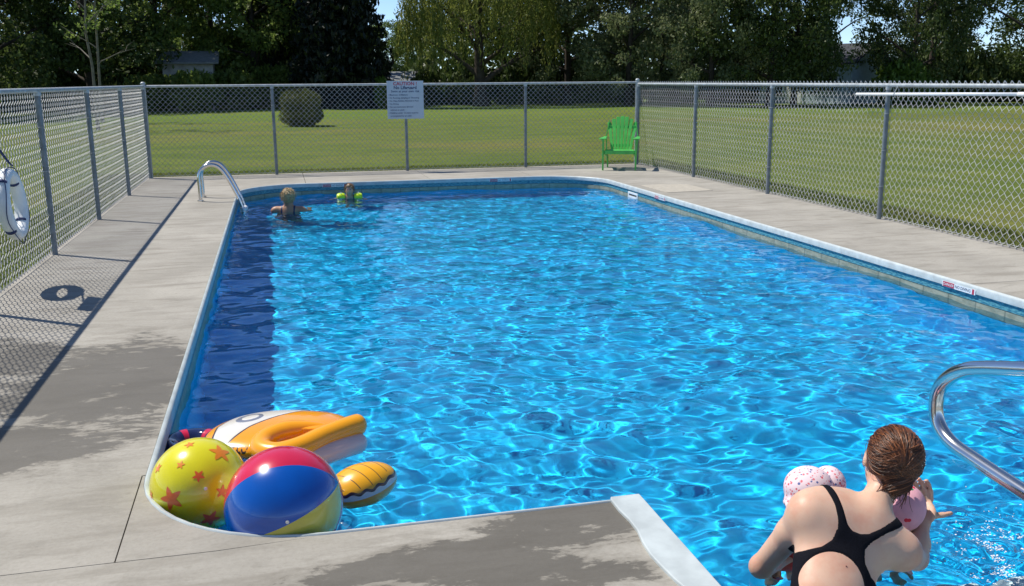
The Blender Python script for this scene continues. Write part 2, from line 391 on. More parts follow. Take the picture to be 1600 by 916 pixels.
def sweep(path, prof, name, m, parent=None, closed=False, **kw):
    # path: plan points; prof: (offset to the left of travel, z)
    n = len(path); k = len(prof); v = []; f = []
    for i in range(n):
        p = V(path[i]); a = (p - V(path[i - 1])).normalized() if (closed or i > 0) else None
        b = (V(path[(i + 1) % n]) - p).normalized() if (closed or i < n - 1) else None
        if a is None: a = b
        if b is None: b = a
        na, nb = V((-a.y, a.x)), V((-b.y, b.x)); nn = (na + nb).normalized(); nn /= max(nn.dot(na), .4)
        for o_, z in prof: v.append((p.x + nn.x * o_, p.y + nn.y * o_, z))
    for i in range(n if closed else n - 1):
        for j in range(k): f.append((i * k + j, i * k + (j + 1) % k, ((i + 1) % n) * k + (j + 1) % k, ((i + 1) % n) * k + j))
    if not closed: f += [tuple(range(k)), tuple((n - 1) * k + j for j in range(k))[::-1]]
    mb = MB(); mb.add(v, f); o = mb.build(name, m, parent, **kw)
    bm = bmesh.new(); bm.from_mesh(o.data); bmesh.ops.recalc_face_normals(bm, faces=bm.faces); bm.to_mesh(o.data); bm.free()
    auto_smooth(o, 50); return o
# travel is clockwise, so the pool is on the right (negative offset) and the deck on the left
COP = [(-.014, -.056), (-.014, -.012), (-.010, -.003), (-.002, .004), (.007, .005), (.013, -.002), (.013, -.056)]
cop = sweep([(SX0 - .11, YN)] + A_NL + A_FL + A_FR + A_NR + [(SX1, YN)], COP, 'pool_coping', VINYL)
tag(cop, 'white vinyl coping strip edging the whole pool', 'coping')
def make_slab(parent, poly, z=0.0, m=None, name='concrete_slab'):
    mb = MB(); mb.prism(poly, z - .11, z); o = mb.build(name, m or DECK, parent)
    bm = bmesh.new(); bm.from_mesh(o.data); bmesh.ops.recalc_face_normals(bm, faces=bm.faces)
    bmesh.ops.triangulate(bm, faces=[f for f in bm.faces if len(f.verts) > 4]); bm.to_mesh(o.data); bm.free(); return o
deck = empty('pool_deck', kind='structure'); deck['label'] = 'broom finished concrete pool deck in large slabs'
def off(a, d):                                          # arc points pushed outward under the coping
    c = a['c']; return a
def arc_off(cx, cy, r, a0, a1): return arc(cx, cy, r + .013, a0, a1)
B_NL = arc_off(XL + .68, YN + .68, .68, 270, 180); B_FL = arc_off(XL + 1.0, YF - 1.0, 1.0, 180, 90)
B_FR = arc_off(XR - 1.0, YF - 1.0, 1.0, 90, 0)
e = .013; g = .004
# stair-bay flange with a ragged concrete edge
rag = []
for i in range(26):
    t = i / 25; y = YN - .01 - t * (YN - .02 - SY0 + .1)
    rag.append((SX0 - .118 + .007 * math.sin(i * .9) * min(1, t * 8) + .030 * noise.noise(V((i * .55, 2, 0))) * min(1, t * 6) + .006 * R_.uniform(-1, 1) * min(1, t * 10), y))
make_slab(deck, [(-2.13, -4.0), (6.6, -4.0), (6.6, SY0 - .12), (SX0 - .13, SY0 - .12)] + [(x + .006, y) for x, y in rag[::-1] if y < YN - .02] + [(SX0 - .118, YN - e), (XL + .68, YN - e), (XL + .3, YN - .041), (-2.13, YN - .041)])
make_slab(deck, [(-.60, YN - .037), (XL + .3, YN - .037), (XL + .68, YN - e)] + [q for q in B_NL[1:]] + [(XL - e, 3.9), (-.603, 3.9)])
make_slab(deck, [(-2.13, YN - .037), (-.605, YN - .037), (-.608, 3.905), (XL - e, 3.91)] + B_FL + [(.42, 17.22), (-2.13, 17.22)])
make_slab(deck, [(.428, YF + e), (2.40, YF + e), (2.40, 17.22), (.428, 17.22)])
make_slab(deck, [(2.408, YF + e), (4.11, YF + e), (4.11, 17.22), (2.408, 17.22)])
make_slab(deck, [(4.118, YF + e)] + B_FR[1:] + [(XR + e, 12.2), (6.66, 12.2), (6.66, 17.22), (4.118, 17.22)])
make_slab(deck, [(XR + e, 9.2), (6.66, 9.2), (6.66, 12.192), (XR + e, 12.192)])
make_slab(deck, [(XR + e, 6.2), (6.66, 6.2), (6.66, 9.192), (XR + e, 9.192)])
make_slab(deck, [(XR + e, 1.0), (6.66, 1.0), (6.66, 6.192), (XR + e, 6.192)])
jb = MB()
for a in ((-.62, 3.16, 1.1, .04, 'x'), ): pass
jb.box((-1.0, YN - .039, -.030), (2.3, .03, .02)); jb.box((-.604, 3.53, -.030), (.03, .72, .02)); jb.box((.424, 16.3, -.035), (.03, 1.7, .02)); jb.box((2.404, 16.3, -.035), (.03, 1.7, .02))
jb.box((4.114, 16.3, -.035), (.03, 1.7, .02)); jb.box((5.92, 12.196, -.035), (1.5, .03, .02)); jb.box((5.92, 9.196, -.035), (1.5, .03, .02)); jb.box((5.92, 6.196, -.035), (1.5, .03, .02))
jb.build('joint_filler', JOINT_AND_SHADE, deck)
pp = MB(); pp.prism([(5.29, 12.55), (6.02, 12.62), (6.0, 13.5), (5.6, 13.62), (5.28, 13.55)], -.006, .005); pp.build('pale_concrete_patch', PATCH, deck)
fl = MB(); fl.prism([(SX0 + .004, YN + .012), (SX0 - .112, YN + .012)] + [(x, y) for x, y in rag] + [(SX0 - .11, SY0 - .11), (SX1 + .05, SY0 - .11), (SX1 + .05, SY0 - .002), (SX0 + .004, SY0 - .002)], -.02, .012)
flo = fl.build('stair_flange', VINYL, bev=.004); tag(flo, 'wide white flange of the stair bay beside the concrete slab', 'stair flange')
# stairs: white unit with curved treads
st = empty('pool_stairs', (0, 0, 0), label='white moulded pool stairs under water behind the woman', cat='pool stairs')
def tread(y0, d, z, zb, name='stair_tread'):
    front = [(SX0 + .01 + (SX1 - SX0 - .02) * i / 24, y0 + d * math.sqrt(max(0, 1 - ((i / 24 - .5) * 2) ** 2))) for i in range(25)]
    m = MB(); m.prism([(SX1 - .01, SY0 + .01), (SX0 + .01, SY0 + .01)][::-1] + front[::-1], zb, z); o = m.build(name, STEPW, st, bev=.012)
    o.cycles.is_caustics_receiver = True
tread(2.15, .60, -.41, -1.12); tread(1.6, .45, -.27, -.41); tread(1.25, .3, -.10, -.27)
m = MB(); m.box((SX0 + .004, (YN + SY0) / 2, -.575), (.008, YN - SY0 - .01, 1.10)); m.build('bay_side', STEPW, st).cycles.is_caustics_receiver = True
# skimmer plate and coping stickers
sk = empty('skimmer', (XR - .004, 13.42, -.145), label='white skimmer mouth plate set in the right pool wall', cat='skimmer')
m = MB()
for c_, s_ in (((0, 0, .045), (.012, .40, .03)), ((0, 0, -.075), (.012, .40, .05)), ((0, -.18, -.015), (.012, .04, .09)), ((0, .18, -.015), (.012, .04, .09))): m.box(c_, s_)
m.build('face_plate', WHITEP, sk, bev=.003); m = MB(); m.box((.004, 0, -.015), (.004, .33, .1)); m.build('opening', JOINT_AND_SHADE, sk)  # thin dark panel paints the shade inside the skimmer mouth
m = MB(); m.box((-.003, 0, -.02), (.006, .30, .05)); m.build('weir_flap', WHITEP, sk)
def text(s, size, m, parent, M, name='lettering', align='LEFT', bold=0):
    cu = bpy.data.curves.new(name, 'FONT'); cu.body = s; cu.size = size; cu.align_x = align; cu.extrude = .0004; cu.offset = bold; cu.materials.append(m)
    cu.resolution_u = 2
    tmp = bpy.data.objects.new(name, cu); C.objects.link(tmp); me = bpy.data.meshes.new_from_object(tmp.evaluated_get(bpy.context.evaluated_depsgraph_get()))
    bpy.data.objects.remove(tmp); me.name = name; o = link(name, me, parent, kind='stuff'); o.matrix_local = M; return o
def sticker(p, face, label, big=True):
    # face: outward normal in plan
    t = empty('warning_sticker', p, label=label, cat='sticker', group='warning stickers on the coping'); n = V((*face, 0)).normalized(); r = n.cross(V((0, 0, 1))) * -1
    M = Matrix((( r.x, 0, n.x, 0), (r.y, 0, n.y, 0), (0, 1, 0, 0), (0, 0, 0, 1)))
    def at_(x, z, d): return M @ Matrix.Translation((x, z, d))
    b = MB(); b.box((0, 0, 0), (.38, .042, .001)); o = b.build('backing', WHITEP, t); o.matrix_local = at_(0, 0, .0008)
    b = MB(); b.box((0, 0, 0), (.13, .038, .001)); o = b.build('red_panel', SIGNR, t); o.matrix_local = at_(-.115, 0, .002)
    text('DANGER', .030, WHITEP, t, at_(-.175, -.010, .003)); text('NO DIVING', .034, SIGNB, t, at_(-.04, -.011, .002))
    b = MB(); b.box((0, 0, 0), (.022, .040, .001)); o = b.build('red_mark', SIGNR, t); o.matrix_local = at_(.165, 0, .002)
sticker((XR - .017, 6.28, -.044), (-1, 0), 'red and white danger sticker on near end of right coping')
sticker((XR - .017, 12.35, -.044), (-1, 0), 'small red and white sticker on the right coping past the skimmer')
sticker((3.55, YF - .017, -.044), (0, -1), 'small red sticker on the far coping right of centre')
sticker((.86, YF - .017, -.044), (0, -1), 'small red sticker on the far coping behind the child')
# ------------------------------------------------------------------ water
def make_water():
    h = .0175; xs = np.arange(XL - .02, XR + .03, h); ys = np.arange(SY0 - .02, YF + .03, h); X, Y = np.meshgrid(xs, ys)
    rng = np.random.default_rng(5); Z = np.zeros_like(X)
    for i in range(100):
        lam = math.exp(rng.uniform(math.log(.085), math.log(.7))); k = 2 * math.pi / lam
        th = math.radians(75) + rng.normal(0, .95) if i % 3 else rng.uniform(0, 6.28)
        a = .00038 * (lam / .3) ** 1.22
        env = 1 + .45 * np.sin(X * rng.uniform(.4, 1.6) + Y * rng.uniform(-1.3, 1.3) + rng.uniform(0, 6))
        Z += a * env * np.sin(k * (X * math.cos(th) + Y * math.sin(th)) + rng.uniform(0, 6.28))
    tur = np.exp(-(((X - 2.6) / .6) ** 2 + ((Y - 2.7) / .40) ** 2) ** 1.5)
    T = np.zeros_like(X)
    for i in range(60):
        lam = math.exp(rng.uniform(math.log(.065), math.log(.19))); th = rng.uniform(0, 6.28); k = 2 * math.pi / lam
        T += .0016 * (lam / .12) * np.sin(k * (X * math.cos(th) + Y * math.sin(th)) + rng.uniform(0, 6.28))
    for i in range(12):
        lam = rng.uniform(.9, 2.2); k = 2 * math.pi / lam; th = rng.uniform(0, 6.28); Z += .0016 * lam * np.sin(k * (X * math.cos(th) + Y * math.sin(th)) + rng.uniform(0, 6.28))
    for i in range(26):
        lam = math.exp(rng.uniform(math.log(.065), math.log(.12))); k = 2 * math.pi / lam; th = math.radians(80) + rng.normal(0, .6)
        Z += .000060 * (1 + .9 * np.sin(X * rng.uniform(.8, 3) + Y * rng.uniform(-3, 3) + rng.uniform(0, 6))) * np.sin(k * (X * math.cos(th) + Y * math.sin(th)) + rng.uniform(0, 6.28))
    Z += T * tur * .62
    for cx, cy, rr in ((.12, 13.3, .35), (1.05, 15.0, .3), (1.57, 2.82, .12), (-.05, 3.6, .3)):   # rings round what breaks the surface
        d = np.hypot(X - cx, Y - cy); Z += .0035 * np.sin((d - rr) * 42) * np.exp(-np.maximum(d - rr, 0) / .35) * (d > rr * .8)
    Z += WL
    sd = polysd(X, Y, OUT); v = np.stack([X, Y, Z], -1).reshape(-1, 3); I = np.arange(X.size).reshape(X.shape)
    q = np.stack([I[:-1, :-1], I[:-1, 1:], I[1:, 1:], I[1:, :-1]], -1).reshape(-1, 4)
    keep = (sd.ravel()[q] > -.026).all(1); q = q[keep]
    used = np.unique(q); mp = np.zeros(X.size, int); mp[used] = np.arange(len(used))
    o = npmesh('pool_water', v[used], mp[q], WATER, smooth=True, kind='structure'); o['label'] = 'clear rippled water filling the pool'
    o.cycles.is_caustics_caster = True
make_water()
# ------------------------------------------------------------------ ground
def make_ground():
    B = 1500; x0, x1, y0, y1 = -2.0, 6.5, -3.9, 17.1; z = -.028
    xs = [-B, -300, -60, x0, x1, 60, 300, B]; ys = [-B, -300, y0, y1, 60, 300, B]; v = []; f = []
    for y in ys:
        for x in xs: v.append((x, y, z))
    for j in range(len(ys) - 1):
        for i in range(len(xs) - 1):
            if xs[i] == x0 and ys[j] == y0: continue
            f.append((j * 8 + i, j * 8 + i + 1, (j + 1) * 8 + i + 1, (j + 1) * 8 + i))
    m = MB(); m.add(v, f); m.build('lawn_ground', LAWN, kind='structure')
make_ground()
def grass(name, rects, n, hgt):
    rng = np.random.default_rng(3); P = []
    area = [(b - a) * (d - c) for a, b, c, d in rects]; tot = sum(area)
    for (a, b, c, d), ar in zip(rects, area):
        k = int(n * ar / tot); P.append(np.stack([rng.uniform(a, b, k), rng.uniform(c, d, k), np.full(k, -.03)], 1))
    P = np.concatenate(P); k = len(P); th = rng.uniform(0, 6.28, k); wd = rng.uniform(.004, .010, k); h = rng.uniform(.4, 1, k) * hgt
    dx = np.stack([np.cos(th), np.sin(th), 0 * th], 1); lean = rng.normal(0, .45, (k, 3)) * h[:, None]; lean[:, 2] = h
    v = np.stack([P - dx * wd[:, None], P + dx * wd[:, None], P + lean], 1).reshape(-1, 3); f = np.arange(3 * k).reshape(-1, 3)
    npmesh(name, v, f, L_GRASS, kind='stuff')
L_GRASS = mat_leaf('grass_blade', (.12, .16, .025), (.22, .25, .05), .3, (.30, .26, .08))
grass('grass', [(-2.9, -2.16, 3, 18), (6.70, 7.5, 2, 17.2), (-3, 7.5, 17.26, 18.2)], 42000, .05)
# ------------------------------------------------------------------ chain-link fences
DW = .088
def wires(a, b, z0, z1, side, seed=0):
    a = V(a); b = V(b); L = (b - a).length; t = (b - a).normalized(); nrm = V((-t.y, t.x)) * side
    n = max(1, round(L / (DW / 2))); w_ = L / n; nl = int((z1 - z0) / (DW / 2)); r = .0030; V_ = []; F_ = []
    rr = random.Random(seed)
    for i in range(n + 1):
        base = len(V_)
        for j in range(nl + 1):
            s = (1 if (i + j) % 2 else -1) * (w_ * .5 + .003) + rr.uniform(-.001, .001); r = .0034 if j < nl else .0070
            u = min(max(i * w_ + s, 0), L); d = .006 * (1 if j % 2 else -1) + .006 * math.sin(i * .11 + j * .05) + .02
            z = z0 + j * DW / 2
            if j == nl: z += .012
            c = a + t * u + nrm * d
            for dx, dz in ((r, 0), (-r * .5, r * .87), (-r * .5, -r * .87)):
                V_.append((c.x + nrm.x * dx + t.x * dz * 1.25, c.y + nrm.y * dx + t.y * dz * 1.25, z))
        for j in range(nl):
            for q in range(3):
                p0 = base + j * 3 + q; p1 = base + j * 3 + (q + 1) % 3; F_.append((p0, p1, p1 + 3, p0 + 3))
    return V_, F_
def fence(name, pts, rz, label, side, corner=(), extra=()):
    root = empty(name, (pts[0][0], pts[0][1], 0), label=label, cat='fence')
    o3 = V((pts[0][0], pts[0][1], 0))
    def loc(p): return V(p) - o3
    for i, p in enumerate(pts):
        m = MB(); big = i in corner
        m.cyl(loc((p[0], p[1], -.2)), loc((p[0], p[1], rz + (.045 if big else -.018))), .036 if big else .026, 12)
        o = m.build('post', GALV if big else POSTM, root, smooth=True); auto_smooth(o)
        if big:
            v, f = ellipsoid(loc((p[0], p[1], rz + .045)), (.041, .041, .03), nu=12, nv=8); m = MB(); m.add(v, f); m.build('cap', GALV, o, smooth=True)
        else:
            m = MB(); m.cyl(loc((p[0], p[1], rz - .05)), loc((p[0], p[1], rz - .012)), .031, 12); c_ = m.build('cap', GALV, o)
        for zz in (.35, .75, 1.15):
            m = MB(); m.tube([loc((p[0] + .03 * math.cos(t_ * .785), p[1] + .03 * math.sin(t_ * .785), zz + .004 * t_)) for t_ in range(8)], .0025, 4, closed=True); m.build('tie_wire', GALV, o)
    m = MB(); m.cyl(loc((*pts[0], rz)), loc((*pts[-1], rz)), .021, 12); o = m.build('top_rail', GALV, root); auto_smooth(o)
    for i in range(len(pts) - 1):
        v, f = wires(pts[i], pts[i + 1], .015, rz + .05, side, i); v = [tuple(V(q) - o3) for q in v]
        m = MB(); m.add(v, f); m.build('chain_link', WIRE, root, kind='stuff')
    m = MB(); t = (V(pts[-1]) - V(pts[0])).normalized(); nn = V((-t.y, t.x)) * side * .022
    m.cyl(loc((pts[0][0] + nn.x, pts[0][1] + nn.y, .03)), loc((pts[-1][0] + nn.x, pts[-1][1] + nn.y, .03)), .003, 5); m.build('bottom_wire', WIRE, root)
    return root
fence('chain_link_fence', [(-2.06, 0.1), (-2.06, 2.4), (-2.06, 4.8), (-2.06, 7.2), (-2.06, 9.59), (-2.06, 12.0), (-2.06, 14.5), (-2.06, 17.03)], 1.50, 'chain link fence along the left deck carrying the lifebuoy', 1)
fence('chain_link_fence', [(-2.06, 17.09), (-.01, 17.09), (2.25, 17.09), (4.42, 17.09), (6.56, 17.09)], 1.50, 'chain link fence across the far end with the caution sign', 1, corner=(0, 4))
fence('chain_link_fence', [(6.56, 17.03), (6.56, 14.5), (6.56, 12.04), (6.56, 9.47), (6.56, 7.23), (6.56, 4.8), (6.56, 2.4), (6.56, 0)], 1.475, 'chain link fence along the right deck with a white pole', 1)
# pool pole hung on the right fence
pl = empty('pool_pole', (6.47, 9.93, 1.375), label='white telescopic pole hung just under the right fence rail', cat='pole')
m = MB(); m.cyl((0, 0, 0), (0, -2.6, .03), .017, 10); m.build('inner_tube', WHITEP, pl, smooth=True)
m = MB(); m.cyl((0, -2.5, .029), (0, -5.4, .055), .021, 10); m.build('outer_tube', WHITEP, pl, smooth=True)
for yy in (-.72, -4.6):
    m = MB(); m.tube([V((.10, yy, .10)), V((.02, yy, .09)), V((-.03, yy, .0)), V((.01, yy, -.03))], .004, 6); m.build('hook', GALV, pl)
# caution sign
sg = empty('caution_sign', (2.245, 17.045, .91), label='white caution sign of pool rules wired to the far fence', cat='sign')
m = MB(); m.box((0, 0, .325), (.64, .006, .65)); m.build('board', SIGNW, sg, bev=.002)
def sgt(s, x, z, size, m, bold=0, align='LEFT'):
    text(s, size, m, sg, Matrix(((1, 0, 0, x), (0, 0, -1, -.0045), (0, 1, 0, z), (0, 0, 0, 1))), align=align, bold=bold)
sgt('CAUTION !', 0, .575, .082, SIGNR, .002, 'CENTER'); sgt('No Lifeguard', 0, .510, .076, SIGNB, .0025, 'CENTER'); sgt('Swim at your own risk', 0, .455, .054, SIGNB, .001, 'CENTER')
for i, s in enumerate(('\u2022 Maximum 10 Bathers', '\u2022 No Running, Jumping or Throwing', '\u2022 No Glass Bottles Allowed in Pool', '\u2022 No Diving', '\u2022 No non-swimmers allowed', '   without an adult', '\u2022 Children under 12 years must be', '   accompanied by an adult')):
    sgt(s, -.30, .40 - i * .0515, .037, SIGNB, .0006)
# lifebuoy on the left fence and the board beside it
lb = empty('lifebuoy', (-1.985, 8.02, .66), label='white lifebuoy with navy bands hung on the left fence', cat='lifebuoy')
lb.rotation_euler = (0, math.radians(-4), 0)
m = MB(); m.tube([(0, .232 * math.cos(t * math.pi / 24), .232 * math.sin(t * math.pi / 24)) for t in range(48)], .045, 16, closed=True, flat=1.15); m.build('ring', RINGW, lb, smooth=True)
for q in range(4):
    a0 = math.radians(45 + 90 * q); m = MB(); m.tube([(0, .232 * math.cos(a0 + d), .232 * math.sin(a0 + d)) for d in (-.045, 0, .045)], .0475, 16, flat=1.15); m.build('band', NAVY, lb, smooth=True)
m = MB(); pts = []
for q in range(4):
    for t in np.linspace(0, 1, 12)[:-1]:
        a_ = math.radians(45 + 90 * (q + t)); rr = .285 + .008 * math.sin(math.pi * t); pts.append((.03 + .01 * math.sin(7 * t), rr * math.cos(a_), rr * math.sin(a_) - .015 * math.sin(math.pi * t)))
m.tube(pts, .0038, 6, closed=True); m.build('grab_rope', NAVY, lb, smooth=True)
m = MB(); m.tube(spline([(.02, .10, .29), (.0, -.05, .42), (-.03, -.20, .60), (-.05, -.26, .74)]), .007, 6); m.build('hanging_rope', NAVY, lb, smooth=True)
m = MB(); m.tube(spline([(.02, .14, .28), (.02, .0, .33), (.0, -.2, .5), (-.04, -.27, .72)]), .006, 6); m.build('hanging_rope', NAVY, lb, smooth=True)
nb = empty('notice_board', (-2.02, 7.80, 1.16), label='small white board on the left fence rail above the lifebuoy', cat='board')
m = MB(); m.box((0, 0, .1), (.02, .44, .19)); m.build('panel', WHITEP, nb, bev=.003)
# ------------------------------------------------------------------ stainless rails
def rail(parent, pts, r, name='rail_tube', n=8):
    m = MB(); m.tube(spline(pts, n), r, 14); return m.build(name, STEEL, parent, smooth=True)
ld = empty('pool_ladder', (-1.0, 13.7, 0), label='stainless steel ladder at the far left pool corner', cat='ladder')
for yy in (-.24, .24):
    rl = rail(ld, [(-.02, yy, -.05), (-.02, yy, .18), (-.02, yy, .34), (.03, yy, .44), (.13, yy, .485), (.24, yy, .45), (.34, yy, .31), (.44, yy, .10), (.50, yy, -.06), (.53, yy, -.25), (.53, yy, -.9)], .025, 'side_rail')
    rl.cycles.is_caustics_receiver = True
    m = MB(); m.cyl((-.02, yy, -.001), (-.02, yy, .018), .045, 16); m.build('escutcheon', STEEL, rl, smooth=False)
    m = MB(); m.cyl((.44, yy, -.55), (.52, yy, -.55), .03, 12); m.build('bumper', WHITEP, rl)
for zz in (-.32, -.62):
    m = MB(); m.box((.53, 0, zz), (.10, .46, .03)); m.build('tread', WHITEP, ld, bev=.005)
m = MB(); m.cyl((.50, -.26, -.13), (.56, -.20, -.11), .035, 10); m.build('bumper', WHITEP, ld)
hr = empty('stair_handrail', (2.36, 1.0, 0), label='polished steel stair handrail looping out over the water at right', cat='handrail')
rail(hr, [(0, 0, -.05), (0, 0, .35), (0, .05, .68), (0, .22, .86), (0, .5, .86), (0, .9, .77), (0, 1.35, .665), (0, 1.72, .57), (0, 1.86, .515), (0, 1.945, .44), (0, 1.965, .36), (0, 1.94, .285), (0, 1.86, .24), (0, 1.72, .222), (0, 1.45, .20), (0, 1.05, .17), (0, .72, .13), (0, .60, .06), (0, .58, -.08)], .0265, n=10)
for yy in (0, .58):
    m = MB(); m.cyl((0, yy, -.002 if yy == 0 else -.25), (0, yy, .016 if yy == 0 else -.23), .05, 16); m.build('escutcheon', STEEL, hr)
# ------------------------------------------------------------------ garden chair
ch = empty('garden_chair', (5.93, 16.22, 0), math.radians(-24), label='green plastic slatted garden chair in the far right corner', cat='chair')
def plank(name, pts, wd, th, parent=ch):      # plank running through pts, wd across (x), th thick
    m = MB(); v = []; n = len(pts)
    for i, (x, y, z, ww) in enumerate(pts):
        p = V((x, y, z)); q = V(pts[min(i + 1, n - 1)][:3]) - V(pts[max(i - 1, 0)][:3]); q.normalize(); nn = q.cross(V((1, 0, 0))).normalized()
        for sx_, sn in ((-1, -1), (1, -1), (1, 1), (-1, 1)): v.append(p + V((sx_ * wd * ww / 2, 0, 0)) + nn * sn * th / 2)
    f = [(i * 4 + k, i * 4 + (k + 1) % 4, i * 4 + 4 + (k + 1) % 4, i * 4 + 4 + k) for i in range(n - 1) for k in range(4)] + [(3, 2, 1, 0), (n * 4 - 4, n * 4 - 3, n * 4 - 2, n * 4 - 1)]
    m.add(v, f); return m.build(name, GREENP, parent, bev=.003)
for i in range(7):                               # front is -y
    t = i - 3; hh = .91 - .012 * t * t
    m = MB(); xb, xt = t * .052, t * .078; yb, yt = .20, .46; zb = .30
    v = []
    for x_, y_, z_, w2 in ((xb, yb, zb, .022), ((xb + xt) / 2, (yb + yt) / 2 - .0, (zb + hh) / 2, .027), (xt, yt, hh - .015, .036), (xt, yt + .006, hh, .026)):
        for sx_, sy_ in ((-1, -1), (1, -1), (1, 1), (-1, 1)): v.append((x_ + sx_ * w2, y_ + sy_ * .009 + .012 * t * t / 9 * -1, z_))
    m.add(v, [(i_ * 4 + k, i_ * 4 + (k + 1) % 4, i_ * 4 + 4 + (k + 1) % 4, i_ * 4 + 4 + k) for i_ in range(3) for k in range(4)] + [(3, 2, 1, 0), (12, 13, 14, 15)])
    m.build('back_slat', GREENP, ch, bev=.003)
for y_, z_ in ((.235, .40), (.385, .72)):
    m = MB(); m.box((0, y_ + .022, z_), (.40 + (z_ - .4) * .2, .02, .05)); m.build('back_rail', GREENP, ch, bev=.004)
for i in range(7):
    y_ = -.25 + i * .075; z_ = .355 - i * .012 - (.02 if i == 0 else 0)
    m = MB(); m.box((0, y_, z_), (.50, .066, .016), Matrix.Rotation(math.radians(-9 if i else 38), 3, 'X')); m.build('seat_slat', GREENP, ch, bev=.004)
m = MB(); m.box((0, -.278, .315), (.51, .018, .065)); m.build('front_apron', GREENP, ch, bev=.004)
for s in (-1, 1):
    m = MB(); m.prism([(-.045, 0), (.045, 0), (.03, 0), ], 0, 0) if 0 else None
    leg = MB(); leg.add([(s * .285 + a_ * .014 , -.25 + b_, z_) for z_, lo_, hi_ in ((0, -.045, .0), (.30, -.055, .035), (.535, -.045, .05)) for a_, b_ in ((-1, lo_), (1, lo_), (1, hi_), (-1, hi_))],
                        [(i_ * 4 + k, i_ * 4 + (k + 1) % 4, i_ * 4 + 4 + (k + 1) % 4, i_ * 4 + 4 + k) for i_ in range(2) for k in range(4)] + [(3, 2, 1, 0), (8, 9, 10, 11)])
    leg.build('front_leg', GREENP, ch, bev=.003)
    leg = MB(); leg.add([(s * .252 + a_ * .012, y_, z_) for y0_, y1_, z_ in ((.33, .39, 0), (.24, .36, .22), ) for a_, y_ in ((-1, y0_), (1, y0_), (1, y1_), (-1, y1_))], [(k, (k + 1) % 4, 4 + (k + 1) % 4, 4 + k) for k in range(4)] + [(3, 2, 1, 0), (4, 5, 6, 7)])
    leg.build('rear_leg', GREENP, ch, bev=.003)
    sr = MB(); sr.add([(s * .258 + a_ * .011, y_, z_) for y_, z0_, z1_ in ((-.27, .28, .345), (.05, .22, .31), (.36, .14, .25)) for a_, z_ in ((-1, z0_), (1, z0_), (1, z1_), (-1, z1_))],
                      [(i_ * 4 + k, i_ * 4 + (k + 1) % 4, i_ * 4 + 4 + (k + 1) % 4, i_ * 4 + 4 + k) for i_ in range(2) for k in range(4)] + [(3, 2, 1, 0), (8, 9, 10, 11)]); sr.build('side_rail', GREENP, ch, bev=.003)
    ar = MB(); ar.prism([(s * x_, y_) for x_, y_ in ((.235, -.33), (.335, -.33), (.352, -.28), (.340, .05), (.315, .38), (.262, .38), (.255, .0), (.228, -.26))][::s], .537, .556); ar.build('armrest', GREENP, ch, bev=.004)
    sp = MB(); sp.add([(s * x_, y_, z_) for x_, z_, y0_, y1_ in ((.262, .15, .34, .38), (.285, .54, .33, .40), (.235, .84, .43, .47)) for x_, y_ in ((x_ - .008, y0_), (x_ + .008, y0_), (x_ + .008, y1_), (x_ - .008, y1_))],
                      [(i_ * 4 + k, i_ * 4 + (k + 1) % 4, i_ * 4 + 4 + (k + 1) % 4, i_ * 4 + 4 + k) for i_ in range(2) for k in range(4)] + [(3, 2, 1, 0), (8, 9, 10, 11)]); sp.build('back_support', GREENP, ch)
# ------------------------------------------------------------------ balls
def basis(t):                                  # image-like axes facing the deck viewpoint at (0,0,1.56)
    f = (V((0, 0, 1.56)) - V(t)).normalized(); r = V((.9714, -.2372, -.0071)); r = (r - f * r.dot(f)).normalized(); return r, f.cross(r), f
bc = V((-.047, 3.437, .018)); BR = .218
bb = empty('beach_ball', bc, label='large red blue and yellow panelled beach ball in front', cat='beach ball', group='inflatable balls in the near corner')
r_, u_, f_ = basis(bc); ax = (r_ * .89 + u_ * .38 + f_ * .27).normalized(); m0 = (f_ - ax * f_.dot(ax)).normalized(); m1 = ax.cross(m0)
sgn = 1 if m1.dot(u_) > 0 else -1
for q, mm in enumerate((BLUEV, REDV, WHTV, BLUEV, REDV, YELV)):
    a0 = math.radians(-19 + 60 * q); v = []; NU, NV = 12, 28
    for j in range(NV + 1):
        ph = math.pi * j / NV
        for i in range(NU + 1):
            a_ = (a0 + math.radians(60) * i / NU) * sgn; s_ = i / NU
            rr = BR * (1 - .0035 * max(0, 1 - min(s_, 1 - s_) * 14))
            v.append(ax * math.cos(ph) * rr + (m0 * math.cos(a_) + m1 * math.sin(a_)) * math.sin(ph) * rr)
    fcs = [(j * (NU + 1) + i, j * (NU + 1) + i + 1, (j + 1) * (NU + 1) + i + 1, (j + 1) * (NU + 1) + i) for j in range(NV) for i in range(NU)]
    m = MB(); m.add(v, fcs); m.build('panel', mm, bb, smooth=True)
yc = V((-.371, 3.735, .006)); YR = .187
yb = empty('star_ball', yc, label='acid yellow ball printed with orange stars in the corner', cat='beach ball', group='inflatable balls in the near corner')
v, f = ellipsoid((0, 0, 0), (YR, YR, YR), nu=56, nv=36); m = MB(); m.add(v, f); m.build('shell', YBALL, yb, smooth=True)
r_, u_, f_ = basis(yc)
